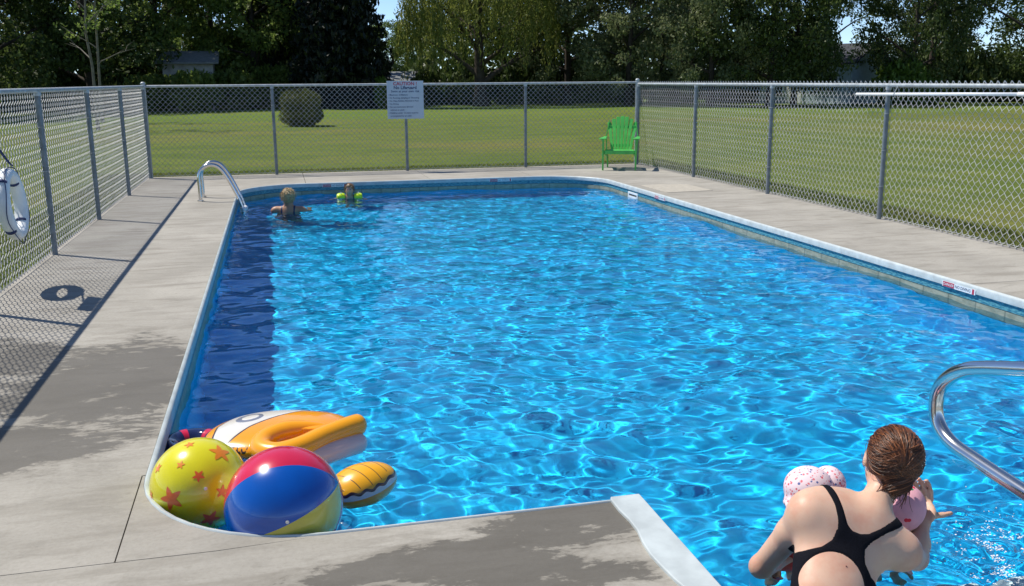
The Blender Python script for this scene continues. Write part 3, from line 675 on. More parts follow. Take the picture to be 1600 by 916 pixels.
def star(dx, dy, sz, rot, mm):
    dz = math.sqrt(max(0, 1 - dx * dx - dy * dy)); n = (r_ * dx + u_ * dy + f_ * dz).normalized(); a = n.cross(V((0, 0, 1))).normalized(); b = n.cross(a); v = [n * (YR + .0012)]; k = 40
    for ring in (.33, .66, 1.0):
        for i in range(k):
            th = 2 * math.pi * i / k; ph = (i % 8) / 8; tt = abs(ph - .5) * 2; rad = (.42 + .58 * tt ** 1.5) * sz * ring
            v.append((n + (a * math.cos(th + rot) + b * math.sin(th + rot)) * rad / YR).normalized() * (YR + .0012))
    f = [(0, 1 + i, 1 + (i + 1) % k) for i in range(k)] + [(1 + j * k + i, 1 + (j + 1) * k + i, 1 + (j + 1) * k + (i + 1) % k, 1 + j * k + (i + 1) % k) for j in range(2) for i in range(k)]
    m = MB(); m.add(v, f); m.build('star', mm, yb, smooth=True)
for dx, dy, sz, rot, mm in ((.37, .66, .047, .3, ORAS), (-.25, .82, .022, .5, ORAS), (-.03, .18, .025, .2, ORAD), (-.39, .40, .018, .9, ORAS), (-.53, -.28, .052, .1, ORAD), (.45, -.13, .028, .6, ORAD),
                            (.25, -.68, .042, .4, ORAD), (-.83, .34, .022, .3, ORAS), (.88, .42, .022, .8, ORAS), (-.93, -.2, .02, .2, ORAS), (0.1, -.35, -.0, 0, ORAS)):
    if sz > 0: star(dx, dy, sz, rot, mm)
def valve(root, dx, dy, R0, ctr):
    rr_, uu_, ff_ = basis(ctr); n = (rr_ * dx + uu_ * dy + ff_ * math.sqrt(1 - dx * dx - dy * dy)).normalized(); m = MB(); m.cyl(n * (R0 - .002), n * (R0 + .004), .0065, 14); m.cyl(n * (R0 + .003), n * (R0 + .007), .0035, 10); m.build('valve', WHTV, root)
valve(yb, .12, -.07, YR, yc); valve(bb, .06, -.27, BR, bc)
# ------------------------------------------------------------------ inflatable fish ride-on
def fin_print(k):
    p = k.n('ShaderNodeTexCoord').outputs['Object']; sx = k.n('ShaderNodeSeparateXYZ'); k.l(p, sx.inputs[0])
    wv = k.math('MULTIPLY', k.math('SINE', k.math('MULTIPLY', sx.outputs[0], 110.0)), .0045)
    z = k.math('ADD', sx.outputs[2], wv); z2 = sx.outputs[2]
    c = k.mix(k.math('GREATER_THAN', z2, .002), (.95, .34, .01), (.78, .70, .66))
    c = k.mix(k.math('GREATER_THAN', z, .022), c, (.035, .015, .02))
    c = k.mix(k.math('GREATER_THAN', z, .034), c, (.90, .42, .008))
    rb = k.math('ABSOLUTE', k.math('SUBTRACT', k.math('FRACT', k.math('MULTIPLY', k.math('ADD', sx.outputs[0], k.math('MULTIPLY', sx.outputs[1], .5)), 19.0)), .5))
    ln = k.math('MULTIPLY', k.math('LESS_THAN', rb, .035), k.math('GREATER_THAN', z, .046))
    k.col(k.mix(ln, c, (.08, .04, .02)))
FINP = mat_print('fin_print_vinyl', fin_print)
def tube_print(k):
    p = k.n('ShaderNodeTexCoord').outputs['Object']; sx = k.n('ShaderNodeSeparateXYZ'); k.l(p, sx.inputs[0])
    k.col(k.mix(k.math('GREATER_THAN', sx.outputs[2], .030), (.74, .56, .42), (.93, .38, .004)))
TUBEP = mat_print('seat_tube_vinyl', tube_print)
fi = empty('fish_float', (0, 4.15, -.10), label='orange inflatable fish ride-on float with white eye patch', cat='pool float')
def fish_body(P):
    d = sd_ell(P, (-.08, .16, .080), (.31, .25, .072)); d = smin(d, sd_ell(P, (.13, .13, .06), (.18, .19, .07)), .06)
    d = np.maximum(d, -(sd_ell(P, (.02, -.04, .11), (.15, .075, .09)))); return d
v, f = surfnet(fish_body, (-.45, -.22, -.08), (.46, .50, .2), .008)
o = npmesh('body', v, f, ORAV, fi, smooth=True); fb_v, fb_f = v, f; fb_n = vnormals(v, f)
def overlay(name, sd, mm, th, parent, v=fb_v, f=fb_f, n=fb_n, base=0):
    s = np.clip(sd, -.004, .004) / .004 * th + base; vv = v + n * s[:, None]; keep = (sd[f] > -.0039).any(1); f2 = f[keep]; used = np.unique(f2); mp = np.zeros(len(v), int); mp[used] = np.arange(len(used))
    return npmesh(name, vv[used], mp[f2], mm, parent, smooth=True)
top = fb_n[:, 2] > 0.0
def onbody(poly): return np.where(top, polysd(fb_v[:, 0], fb_v[:, 1], poly), -1)
patch = [(-.36, .00), (-.33, .20), (-.24, .33), (-.09, .37), (.08, .31), (-.06, .21), (-.19, .11), (-.29, .0)]
overlay('eye_patch', onbody(patch), WHTV, .0015, fi)
overlay('patch_outline', .006 - np.abs(onbody(patch) + .004), BLKV, .0012, fi, base=-.0004)
def ell_sd(cx, cy, rx, ry, rot=0):
    c, s = math.cos(rot), math.sin(rot); x = fb_v[:, 0] - cx; y = fb_v[:, 1] - cy; X_ = (x * c + y * s) / rx; Y_ = (-x * s + y * c) / ry
    return np.where(top, (1 - np.sqrt(X_ ** 2 + Y_ ** 2)) * min(rx, ry), -1)
overlay('eye', ell_sd(-.190, .225, .068, .060, .6), GRYV, .0025, fi, base=.0005); overlay('eye_white', ell_sd(-.186, .225, .046, .036, .6), WHTV, .0030, fi, base=.0012)
for i in range(9):
    x_ = .05 + i * .022; o = overlay('scale_mark', np.where(top, .0035 - np.abs(np.hypot(fb_v[:, 0] - x_, fb_v[:, 1] - (.30 - .01 * i)) - .013) - np.maximum(fb_v[:, 1] - (.30 - .01 * i), 0), -1), BLKV, .0012, fi)
for i in range(4):
    x_ = -.27 + i * .02; overlay('scale_mark', np.where(top, .003 - np.abs(np.hypot(fb_v[:, 0] - x_, fb_v[:, 1] + .03 + .008 * i) - .011), -1), BLKV, .0012, fi)
seat = spline([(.18, .07, .105), (.06, .075, .12), (-.05, .055, .12), (-.125, .00, .11), (-.135, -.08, .10), (-.07, -.14, .10), (.03, -.12, .11), (.14, -.05, .125), (.25, .01, .135), (.32, .05, .135)], 8)
rs = [.026 + .024 * min(1, i / 14) for i in range(len(seat))]; rs[-1] = .018; rs[-2] = .034; rs[-3] = .043; rs[-4] = .048
m = MB(); m.tube(seat, rs, 20); m.build('seat_tube', TUBEP, fi, smooth=True)
lower = spline([(-.02, -.15, .045), (.12, -.10, .06), (.23, -.04, .065), (.315, .02, .06)], 8); rs = [.05] * len(lower); rs[0] = .02; rs[1] = .035; rs[-1] = .015; rs[-2] = .035; rs[-3] = .045
m = MB(); m.tube(lower, rs, 18); m.build('lower_tube', simple('lilac_white_vinyl', (.66, .52, .50), .25, .05, 5, coat=.5), fi, smooth=True)
Rf = Matrix.Rotation(math.radians(12), 3, 'Z') @ Matrix.Rotation(math.radians(-9), 3, 'Y') @ Matrix.Rotation(math.radians(6), 3, 'X')
v, f = ellipsoid((0, 0, 0), (.150, .108, .086), nu=48, nv=28)
v = [V((q[0], q[1] * (1 - .12 * q[0] / .15), q[2])) for q in v]
m = MB(); m.add(v, f); fo = m.build('fin', FINP, fi, smooth=True); fo.location = (.272, -.345, .005); fo.rotation_euler = Rf.to_euler()
# small clear swim ring behind the yellow ball
CLR = NT('clear_navy_vinyl'); CLR.col((.02, .03, .12)); CLR.set(rough=.08, trans=.35, coat=1.0); CLR = CLR.m
sr = empty('swim_ring', (-.465, 4.50, -.115), label='small navy and red swim ring behind the yellow ball', cat='swim ring')
m = MB(); m.tube([(.105 * math.cos(t * math.pi / 18), .105 * math.sin(t * math.pi / 18), 0) for t in range(36)], .05, 14, closed=True); m.build('ring', CLR, sr, smooth=True)
for q in range(5):
    a0 = q * 1.2566 + 2.0; m = MB(); m.tube([(.105 * math.cos(a0 + d), .105 * math.sin(a0 + d), 0) for d in np.linspace(-.16, .16, 5)], .0508, 14, caps=False); m.build('stripe', REDV if q % 2 == 0 else WHTV, sr, smooth=True)
# ------------------------------------------------------------------ people
def cone_list(cl, k=.03):
    def fn(P):
        d = None
        for q in cl:
            kk = k
            if q[0] == 'c': dd = sd_cone(P, *q[1:5]); kk = q[5] if len(q) > 5 else k
            else: dd = sd_ell(P, q[1], q[2], q[3] if len(q) > 3 else None); kk = q[4] if len(q) > 4 else k
            d = dd if d is None else smin(d, dd, kk)
        return d
    return fn
def nrm(a): a = np.array(a, float); return a / np.linalg.norm(a)
# ---- woman in the black swimsuit, seen from behind
NECK = np.array([1.882, 2.640, .130]); PEL = np.array([1.600, 2.335, -.265]); MID = np.array([1.735, 2.555, .045])
SHL = np.array([1.665, 2.665, .135]); SHR = np.array([1.955, 2.560, .012])
W_ = nrm(NECK - PEL); U_ = SHR - SHL; U_ = nrm(U_ - W_ * (U_ @ W_)); N_ = np.cross(U_, W_); N_ = N_ if N_ @ np.array([0, -1, .5]) > 0 else -N_
FR = np.array([U_, N_, W_])
def tl(u, n, w): return MID + U_ * u + N_ * n + W_ * w
ELL = np.array([1.575, 2.800, -.120]); WRL = np.array([1.80, 2.99, -.26]); ELR = np.array([2.125, 2.70, -.110]); WRR = np.array([2.212, 2.795, -.030])
HEAD = np.array([1.995, 2.712, .262])
HX = nrm([.90, -.36, -.24]); HZ = nrm([.28, .10, .95]); HX = nrm(HX - HZ * (HX @ HZ)); HY = np.cross(HZ, HX); HF = np.array([HX, HY, HZ])   # HY faces forward (away)
def hd(x, y, z): return HEAD + HX * x + HY * y + HZ * z
PR = np.array([2.232, 2.818, .008])        # right palm
body = [
    ('e', tl(0, -.045, .03), (.150, .085, .20), FR), ('e', tl(0, -.03, -.16), (.130, .088, .16), FR, .06), ('e', PEL + W_ * .03, (.165, .115, .13), FR, .06),
    ('e', tl(-.085, -.02, .09), (.085, .055, .10), FR, .05), ('e', tl(.085, -.02, .09), (.085, .055, .10), FR, .05),
    ('c', SHL, SHR, .052, .052, .07), ('c', NECK - W_ * .03, SHL, .050, .048, .05), ('c', NECK - W_ * .03, SHR, .050, .048, .05),
    ('e', tl(-.062, -.10, .02), (.060, .055, .06), FR, .04), ('e', tl(.062, -.10, .02), (.060, .055, .06), FR, .04),
    ('c', SHL, SHL + (ELL - SHL) * .35, .056, .050, .035), ('c', SHL + (ELL - SHL) * .35, ELL, .050, .038, .02), ('c', ELL, WRL, .040, .026, .02),
    ('c', SHR, SHR + (ELR - SHR) * .4, .055, .048, .035), ('c', SHR + (ELR - SHR) * .4, ELR, .048, .039, .02), ('c', ELR, ELR + (WRR - ELR) * .4, .040, .038, .02), ('c', ELR + (WRR - ELR) * .4, WRR, .038, .025, .02),
    ('c', NECK - W_ * .02, hd(0, -.01, -.07), .052, .050, .03),
    ('e', hd(0, .0, .01), (.074, .092, .098), HF, .03), ('e', hd(0, .035, -.045), (.055, .062, .065), HF, .03), ('e', hd(0, .088, -.085), (.022, .02, .02), HF, .02),
    ('c', hd(0, .092, .02), hd(0, .112, -.02), .008, .013, .012),                                       # nose
    ('e', hd(-.028, .086, .018), (.014, .010, .010), HF, .01), ('e', hd(.028, .086, .018), (.014, .010, .010), HF, .01),
    ('e', hd(0, .092, -.048), (.024, .012, .009), HF, .008),                                            # lips
    ('c', tl(-.09, -.04, -.33), [1.86, 2.72, -.50], .080, .058, .05), ('c', tl(.08, -.04, -.34), [2.06, 2.60, -.50], .080, .058, .05),
    ('c', [1.86, 2.72, -.50], [1.93, 2.83, -.95], .052, .036, .02), ('c', [2.06, 2.60, -.50], [2.14, 2.80, -.95], .052, .036, .02),
    ('c', [1.93, 2.83, -.97], [2.02, 2.97, -1.17], .034, .024, .02), ('c', [2.14, 2.80, -.97], [2.23, 2.93, -1.17], .034, .024, .02),
]
def hand(wr, pl_, spread, up, bend, fingers, thumb):
    """palm and five fingers: spread = across the palm (towards the thumb), up = along the fingers, bend = palm side"""
    L = []
    wr, pl_ = np.array(wr), np.array(pl_); s, u, b = nrm(spread), nrm(up), nrm(bend)
    L.append(('e', pl_, (.038, .046, .017), np.array([s, u, b]), .015)); L.append(('c', wr, pl_, .024, .020, .02))
    for i, (ln, cv) in enumerate(fingers):
        o_ = (.028 - i * .0185); a = pl_ + s * o_ + u * .036; p1 = a + (u * math.cos(cv * .4) + b * math.sin(cv * .4) + s * (.10 - i * .08)) * ln * .45
        p2 = p1 + (u * math.cos(cv) + b * math.sin(cv)) * ln * .32; p3 = p2 + (u * math.cos(cv * 1.5) + b * math.sin(cv * 1.5)) * ln * .25
        L += [('c', a, p1, .0098, .0090, .006), ('c', p1, p2, .0090, .0082, .004), ('c', p2, p3, .0082, .0070, .004)]
    t0 = pl_ + s * .026 - u * .020; d = nrm(thumb); t1 = t0 + d * .036; t2 = t1 + nrm(d + u * .18) * .034
    L += [('c', t0, t1, .015, .0105, .012), ('c', t1, t2, .0105, .0085, .005)]; return L
body += hand(WRR, PR, (.86, -.42, .1), (.10, .35, .93), (-.5, -.1, .3), ((.070, .5), (.078, .6), (.074, .7), (.060, .8)), (.92, -.33, .10))
WL2 = WRL + nrm(WRL - ELL) * .06
body += hand(WRL, WL2, (.2, .2, .95), nrm(WRL - ELL), (.7, -.6, 0), ((.07, .6), (.075, .7), (.07, .8), (.055, .9)), (.4, .3, .85))
vb, fb = surfnet(cone_list(body), (1.40, 2.08, -1.21), (2.42, 3.20, .42), .0075)
woman = empty('person', (1.60, 2.33, -.41), label='woman in a black racerback swimsuit sitting in the water seen from behind', cat='person')
wo_ = V((1.60, 2.33, -.41)); vb = vb - np.array(wo_)
o = npmesh('body', vb, fb, SKIN, woman, smooth=True); o.cycles.is_caustics_receiver = True
nb_ = vnormals(vb, fb); q = vb + np.array(wo_) - MID; uu, nn_, ww = q @ U_, q @ N_, q @ W_
# swimsuit outline, drawn in the plane of the back (u across, w up the spine)
SUITP = [(-.215, -.0635), (-.1688, -.0648), (-.1298, -.0535), (-.0866, -.0287), (-.0598, .0032), (-.0522, .0483), (-.0613, .0799), (-.0778, .116), (-.0991, .1541), (-.1181, .2085), (-.101, .2195), (-.0777, .161), (-.0496, .0991), (-.0321, .0673), (-.0085, .0511), (.0229, .0515), (.049, .0624), (.0852, .0951), (.1261, .1442), (.1726, .2071), (.1903, .1855), (.1458, .1325), (.1001, .0907), (.0623, .0469), (.0477, .013), (.0605, -.0298), (.0925, -.0609), (.1488, -.0682), (.2377, -.0656), (.3782, -.3711), (.2, -.7), (-.25, -.7), (-.2481, -.1093)]
KEY = (-.026, -.139, .100, .107, .2)
back = nn_ > -.055; sdp = polysd(uu, ww, SUITP)
kx, kw, krx, krw, kro = KEY; c_, s_ = math.cos(kro), math.sin(kro); du, dw = uu - kx, ww - kw
key = (np.sqrt(((du * c_ + dw * s_) / krx) ** 2 + ((-du * s_ + dw * c_) / krw) ** 2) - 1) * min(krx, krw)
sd_back = np.minimum(sdp, key); front = np.maximum(np.minimum(.060 - ww, .14 - np.abs(uu)), np.where(ww > .0, .016 - np.abs(np.abs(uu) - .078), -1))
sds = np.where(back, sd_back + .0035 * np.clip((ww + .02) / .08, 0, 1), front)
armd = np.minimum(sd_cone(q + MID, SHL + (ELL - SHL) * .35, ELL, .055, .05), sd_cone(q + MID, SHR + (ELR - SHR) * .4, ELR, .055, .05)); armd = np.minimum(armd, sd_cone(q + MID, ELR, WRR, .05, .04)); armd = np.minimum(armd, sd_cone(q + MID, ELL, WRL, .05, .04))
sds = np.minimum(sds, armd + .002); sds = np.minimum(sds, (q + MID)[:, 2] + .46); sds = np.minimum(sds, .215 - ww)
thigh = np.minimum(sd_cone(q + MID, tl(-.09, -.04, -.33) * .5 + np.array([1.86, 2.72, -.50]) * .5, [1.86, 2.72, -.50], .1, .09), sd_cone(q + MID, tl(.08, -.04, -.34) * .5 + np.array([2.06, 2.60, -.50]) * .5, [2.06, 2.60, -.50], .1, .09))
sds = np.minimum(sds, thigh + .01)
overlay('swimsuit', sds, SUIT, .0032, woman, vb, fb, nb_).cycles.is_caustics_receiver = True
mole = .0032 - np.sqrt((uu - (-.0068)) ** 2 + (ww - (-.0711)) ** 2) - np.where(nn_ > 0, 0, 1)
m = MB(); v, f = ellipsoid((0, 0, 0), (.003, .003, .0022), nu=8, nv=6)
i_ = int(np.argmax(np.where(nn_ > -.02, -((uu - (-.0068)) ** 2 + (ww - (-.0711)) ** 2), -9))); m.add([V(p) + V(vb[i_]) for p in v], f); m.build('mole', simple('mole_brown', (.16, .05, .03), .6), woman, smooth=True)
for s in (-1, 1):                                                       # ears
    def ear(P, s=s):
        d = sd_ell(P, hd(s * .077, .005, .0), (.010, .020, .031), HF); d = smin(d, sd_ell(P, hd(s * .074, .008, -.022), (.009, .012, .014), HF), .008)
        return np.maximum(d, -sd_ell(P, hd(s * .090, .010, .004), (.009, .010, .018), HF))
    c0 = hd(s * .077, .005, 0); v, f = surfnet(ear, c0 - .045, c0 + .045, .003); npmesh('ear', v - np.array(wo_), f, SKIN, woman, smooth=True)
    c0 = hd(s * .028, .094, .020); v, f = ellipsoid(V(c0) - wo_, (.011, .011, .011), nu=12, nv=8); m = MB(); m.add(v, f); m.build('eye', WHITEP, woman, smooth=True)
# hair: a cap, a rolled twist and several hundred locks drawn to it
def haircap(P):
    d = sd_ell(P, hd(0, -.012, .022), (.086, .100, .100), HF); d = smin(d, sd_ell(P, hd(.012, -.078, .008), (.046, .036, .064), HF), .035)
    d = smin(d, sd_ell(P, hd(.016, -.062, -.062), (.040, .034, .040), HF), .03)
    Q = P - HEAD; y = Q @ HY; z = Q @ HZ; x = np.abs(Q @ HX)
    return np.maximum(d, (y * .95 - z * .62 - .020) + np.maximum(x - .05, 0) * 0)
v, f = surfnet(haircap, HEAD - .17, HEAD + .17, .006)
hair = npmesh('hair', v - np.array(wo_), f, simple('auburn_hair_base', (.085, .030, .013), .5, .4, 60, bump=.5), woman, smooth=True)
rg = random.Random(4); lockv = MB()
def lock(pts, r, seg=4):
    pts = [V(p) - wo_ for p in pts]; n = len(pts); lockv.tube(pts, [r * (.5 + .5 * math.sin(math.pi * min(.95, max(.1, i / (n - 1))))) for i in range(n)], seg, caps=False, flat=.6)
def onhead(d, lift):
    d = nrm(d); rr = 1 / math.sqrt((d[0] / .086) ** 2 + (d[1] / .100) ** 2 + (d[2] / .100) ** 2); p = d * (rr + lift); return hd(p[0], p[1] - .012, p[2] + .022)
for i in range(1300):
    a = rg.uniform(-2.5, 2.5); st_ = np.array([math.sin(a), .62 * math.cos(a) if abs(a) < 1.6 else .2 * math.cos(a) - .15, .78 * math.cos(a) + .08])
    tw = np.array([.10 + rg.gauss(0, .06), -1, -.05 + rg.gauss(0, .22)]); n = 11; pts = []; ph = rg.uniform(0, 6.28); am = rg.uniform(.01, .16); lf = rg.uniform(.2, 1) ** 2
    for k in range(n):
        t = k / (n - 1); d = nrm(st_) * (1 - t) + nrm(tw) * t + np.array([.03 * math.sin(ph), 0, am * math.sin(ph + 3 * t)]) * math.sin(math.pi * t); pts.append(onhead(d, .001 + .011 * math.sin(math.pi * t) * lf + .012 * t))
    lock(pts, rg.uniform(.0007, .0019))
for i in range(420):                                                    # the twist itself, rolled upwards
    ph = rg.uniform(-1.4, 1.4); zz = rg.uniform(-.085, .045); pts = []; jr = rg.uniform(-.002, .003)
    for k in range(9):
        t = k / 8; th = ph + 1.9 * t; r1 = .046 + jr + .003 * math.sin(i); z1 = zz + .055 * t
        pts.append(hd(.013 + r1 * .95 * math.sin(th), -.072 - r1 * .85 * math.cos(th * .8), z1))
    lock(pts, rg.uniform(.0009, .0024))
for i in range(55):                                                     # stray wisps at the nape
    x = rg.uniform(-.035, .055); pts = []; l = rg.uniform(.03, .085); sx_ = rg.gauss(.006, .016)
    for k in range(7):
        t = k / 6; pts.append(hd(x + sx_ * t + .004 * math.sin(6 * t + i), -.070 - .016 * math.sin(2.4 * t), -.050 - l * t))
    lock(pts, rg.uniform(.0009, .0022), 3)
for i in range(70):                                                     # loose flyaways
    d0 = np.array([rg.gauss(0, .8), rg.uniform(-1, .1), rg.gauss(.2, .7)]); tv = np.array([rg.gauss(0, .4), rg.gauss(0, .4), rg.gauss(0, .4)]); pts = [onhead(d0 + tv * t_, .002 + lf_) for t_, lf_ in ((0, 0), (.3, .009), (.6, .013), (.9, .010), (1.2, .012))]; lock(pts, rg.uniform(.0006, .0013), 3)
lockv.build('hair_lock', HAIRM, hair, smooth=True, kind='stuff')
# ---- toddler with floral sun hat in front of her left shoulder
def kid(root, head, hxd, body_c, bodyr, suit, armpts, face):
    """head = centre, face = direction the face looks, body_c = chest centre"""
    hy = nrm(face); hz = nrm(np.array([0, 0, 1.]) - hy * hy[2]); hx = np.cross(hy, hz); F_ = np.array([hx, hy, hz]); o_ = np.array(root.location)
    h_ = lambda x, y, z: np.array(head) + hx * x + hy * y + hz * z
    L = [('e', h_(0, 0, 0), (.066, .078, .080), F_), ('e', h_(0, .025, -.035), (.05, .05, .045), F_, .03), ('c', h_(0, .070, -.004), h_(0, .079, -.016), .006, .009, .01),
         ('e', h_(0, .066, -.038), (.016, .010, .006), F_, .006), ('e', h_(-.067, 0, -.005), (.008, .014, .020), F_, .006), ('e', h_(.067, 0, -.005), (.008, .014, .020), F_, .006),
         ('c', h_(0, -.005, -.06), body_c + np.array([0, 0, .05]), .030, .034, .02),
         ('e', body_c, bodyr, None, .03), ('e', body_c - np.array([0, 0, .13]), (bodyr[0] * .95, bodyr[1] * .95, .09), None, .04)]
    for ap in armpts:
        for i in range(len(ap) - 1): L.append(('c', ap[i], ap[i + 1], .026 - i * .005, .022 - i * .005, .015))
        tip = np.array(ap[-1]); d = nrm(tip - np.array(ap[-2])); sd_ = nrm(np.cross(d, [0, 0, 1.])); 
        for q_ in range(4): L.append(('c', tip + sd_ * (.012 - q_ * .008), tip + sd_ * (.014 - q_ * .010) + d * (.030 + .004 * (q_ in (1, 2))), .0055, .0048, .004))
        L.append(('c', tip + sd_ * .012, tip + sd_ * .026 + d * .012, .006, .005, .004))
    for s in (-1, 1):
        hip = body_c + hx * s * .045 - np.array([0, 0, .19]); kn = hip + hy * .10 - np.array([0, 0, .10]); an = kn + np.array([0, 0, -.13]) - hy * .02
        L += [('c', hip, kn, .045, .034, .04), ('c', kn, an, .032, .022, .015), ('c', an, an + hy * .06, .020, .016, .015)]
    P0 = np.array([p for q_ in L for p in (q_[1:3] if q_[0] == 'c' else q_[1:2])], float)
    v, f = surfnet(cone_list(L, .02), P0.min(0) - .12, P0.max(0) + .12, .007); v2 = v - o_; n2 = vnormals(v, f)
    b = npmesh('body', v2, f, SKINC, root, smooth=True); b.cycles.is_caustics_receiver = True
    d_ = v - body_c; s_ = np.minimum(.055 - d_[:, 2], d_[:, 2] + .24); s_ = np.minimum(s_, (bodyr[0] + .02) - np.abs(d_ @ hx))
    s_ = np.minimum(s_, np.min([sd_cone(v, ap[i], ap[i + 1], .032, .028) for ap in armpts for i in range(len(ap) - 1)] + [np.full(len(v), 9.)], axis=0))
    ov = overlay('swimsuit', s_, suit, .003, root, v2, f, n2); ov.cycles.is_caustics_receiver = True
    for s in (-1, 1):
        v, f = ellipsoid(V(h_(s * .026, .066, .008)) - V(o_), (.0085, .0085, .0085), nu=10, nv=8); m = MB(); m.add(v, f); m.build('eye', SUITN, root, smooth=True)
    return h_, F_, o_
t1 = empty('person', (1.83, 2.97, -.30), label='toddler in a floral sun hat held at the woman\'s left side', cat='person')
h1c = np.array([1.852, 2.965, .052])
kid(t1, h1c, None, np.array([1.80, 2.99, -.155]), (.075, .06, .10), SUITR, [([1.74, 2.97, -.10], [1.69, 2.90, -.17], [1.66, 2.84, -.21]), ([1.86, 3.02, -.10], [1.90, 3.10, -.15], [1.94, 3.15, -.18])], (.35, .93, 0))
def hatmesh(root, fn, c, ext, m, name='sun_hat', h=.004):
    v, f = surfnet(fn, np.array(c) - ext, np.array(c) + ext, h); return npmesh(name, v - np.array(root.location), f, m, root, smooth=True)
hA = h1c + np.array([-.012, -.008, .030])
def hat1(P):
    d = sd_ell(P, hA, (.090, .088, .078)); d = smin(d, sd_ell(P, hA + np.array([-.02, -.03, -.048]), (.085, .075, .035)), .02)
    d = d + .0035 * np.sin(16 * np.arctan2((P - hA)[..., 1], (P - hA)[..., 0])) * np.clip(-(P - hA)[..., 2] / .04, 0, 1)
    return np.maximum(d, -sd_ell(P, hA - np.array([0, 0, .03]), (.078, .08, .085)))
hatmesh(t1, hat1, hA, .125, FLORAL)
hB = hA + np.array([.105, .035, -.012])
def hat1b(P):                                    # turned-up brim at the right of the crown
    M = np.array([nrm([.9, -.35, 0]), nrm([.35, .9, 0]), [0, 0, 1.]])
    d = sd_ell(P, hB, (.062, .075, .066), M); return np.maximum(d, -sd_ell(P, hB - np.array([.0, 0, .025]), (.056, .068, .066), M))
hatmesh(t1, hat1b, hB, .11, FLORAL, 'hat_brim')
# ---- toddler with pink hat at her right hand
t2 = empty('person', (2.15, 2.86, -.30), label='toddler in a pink strawberry sun hat held in the woman\'s right hand', cat='person')
h2c = np.array([2.128, 2.800, .028])
kid(t2, h2c, None, np.array([2.175, 2.905, -.165]), (.072, .06, .09), PINK, [([2.23, 2.95, -.12], [2.27, 3.02, -.16], [2.29, 3.07, -.18])], (.62, .75, .1))
hC = h2c + np.array([0, 0, .012])
HM = np.array([nrm([.93, -.33, -.05]), nrm([.25, .80, .52]), nrm([-.16, -.50, .86])])
def hat2(P):
    d = sd_ell(P, hC, (.080, .086, .086), HM); d = d + .002 * np.sin(20 * np.arctan2((P - hC) @ HM[1], (P - hC) @ HM[0])) * np.clip(-((P - hC) @ HM[2]) / .05, 0, 1)
    return np.maximum(d, -sd_ell(P, hC + nrm([.5, .7, -.3]) * .03, (.074, .078, .078), HM))
v, f = surfnet(hat2, hC - .12, hC + .12, .004); v2 = v - np.array(t2.location); n2 = vnormals(v, f); npmesh('sun_hat', v2, f, PINK, t2, smooth=True)
def hatmark(off_, rad, mm, name):
    # a printed motif lying on the hat, centred where the given direction leaves the crown
    d = nrm(off_); c = hC + d * .085; i = int(np.argmin(((v - c) ** 2).sum(1) + (n2 @ d < 0) * 9)); s = rad - np.sqrt(((v - v[i]) ** 2).sum(1)); s = np.where(n2 @ n2[i] > .2, s, -1)
    overlay(name, s, mm, .0018, t2, v2, f, n2)
RB_, RT_ = V((.9714, -.2372, -.0071)), (V((0, 0, 1.56)) - V(hC)).normalized()
RU_ = RT_.cross(RB_); RU_.normalize()
def vd(x, y): return np.array(RB_ * x + RU_ * y + RT_ * math.sqrt(max(.02, 1 - x * x - y * y)))
LEAFG = simple('green_print', (.03, .30, .08), .8); REDP = simple('strawberry_print', (.72, .03, .06), .8)
hatmark(vd(.28, .80), .011, LEAFG, 'leaf_print'); hatmark(vd(.46, .76), .009, REDP, 'strawberry_print'); hatmark(vd(.10, -.52), .008, REDP, 'strawberry_print'); hatmark(vd(.22, -.50), .0075, REDP, 'strawberry_print'); hatmark(vd(.38, .68), .008, LEAFG, 'leaf_print')
# ---- foam and drops thrown up by the kicking
def foam():
    rg_ = random.Random(12); mb = MB()
    for i in range(4200):
        x = rg_.gauss(2.60, .22); y = rg_.gauss(2.66, .13); r = rg_.uniform(.0008, .0042)
        z = WL + .008 + rg_.uniform(0, .006)
        if noise.noise(V((x * 9, y * 14, 1))) + .35 * noise.noise(V((x * 31, y * 40, 4))) < .04: continue
        k = 7; a0 = rg_.uniform(0, 6)
        if x < 2.17 or y > 3.1: continue
        v = [(x, y, z + r * .5)] + [(x + r * rg_.uniform(.6, 1.6) * math.cos(a0 + 6.283 * j / k), y + r * rg_.uniform(.6, 1.3) * math.sin(a0 + 6.283 * j / k), z) for j in range(k)]
        mb.add(v, [(0, 1 + j, 1 + (j + 1) % k) for j in range(k)])
    for i in range(60):
        x = rg_.gauss(2.45, .16); y = rg_.gauss(2.75, .12); z = WL + .02 + abs(rg_.gauss(0, .07)); r = rg_.uniform(.0012, .0032)
        if x < 2.2: continue
        v, f = ellipsoid((x, y, z), (r, r, r), nu=6, nv=4); mb.add(v, f)
    o = mb.build('foam', WHITEP, smooth=True, kind='stuff'); o['label'] = 'white foam and drops splashed up beside the woman'
foam()
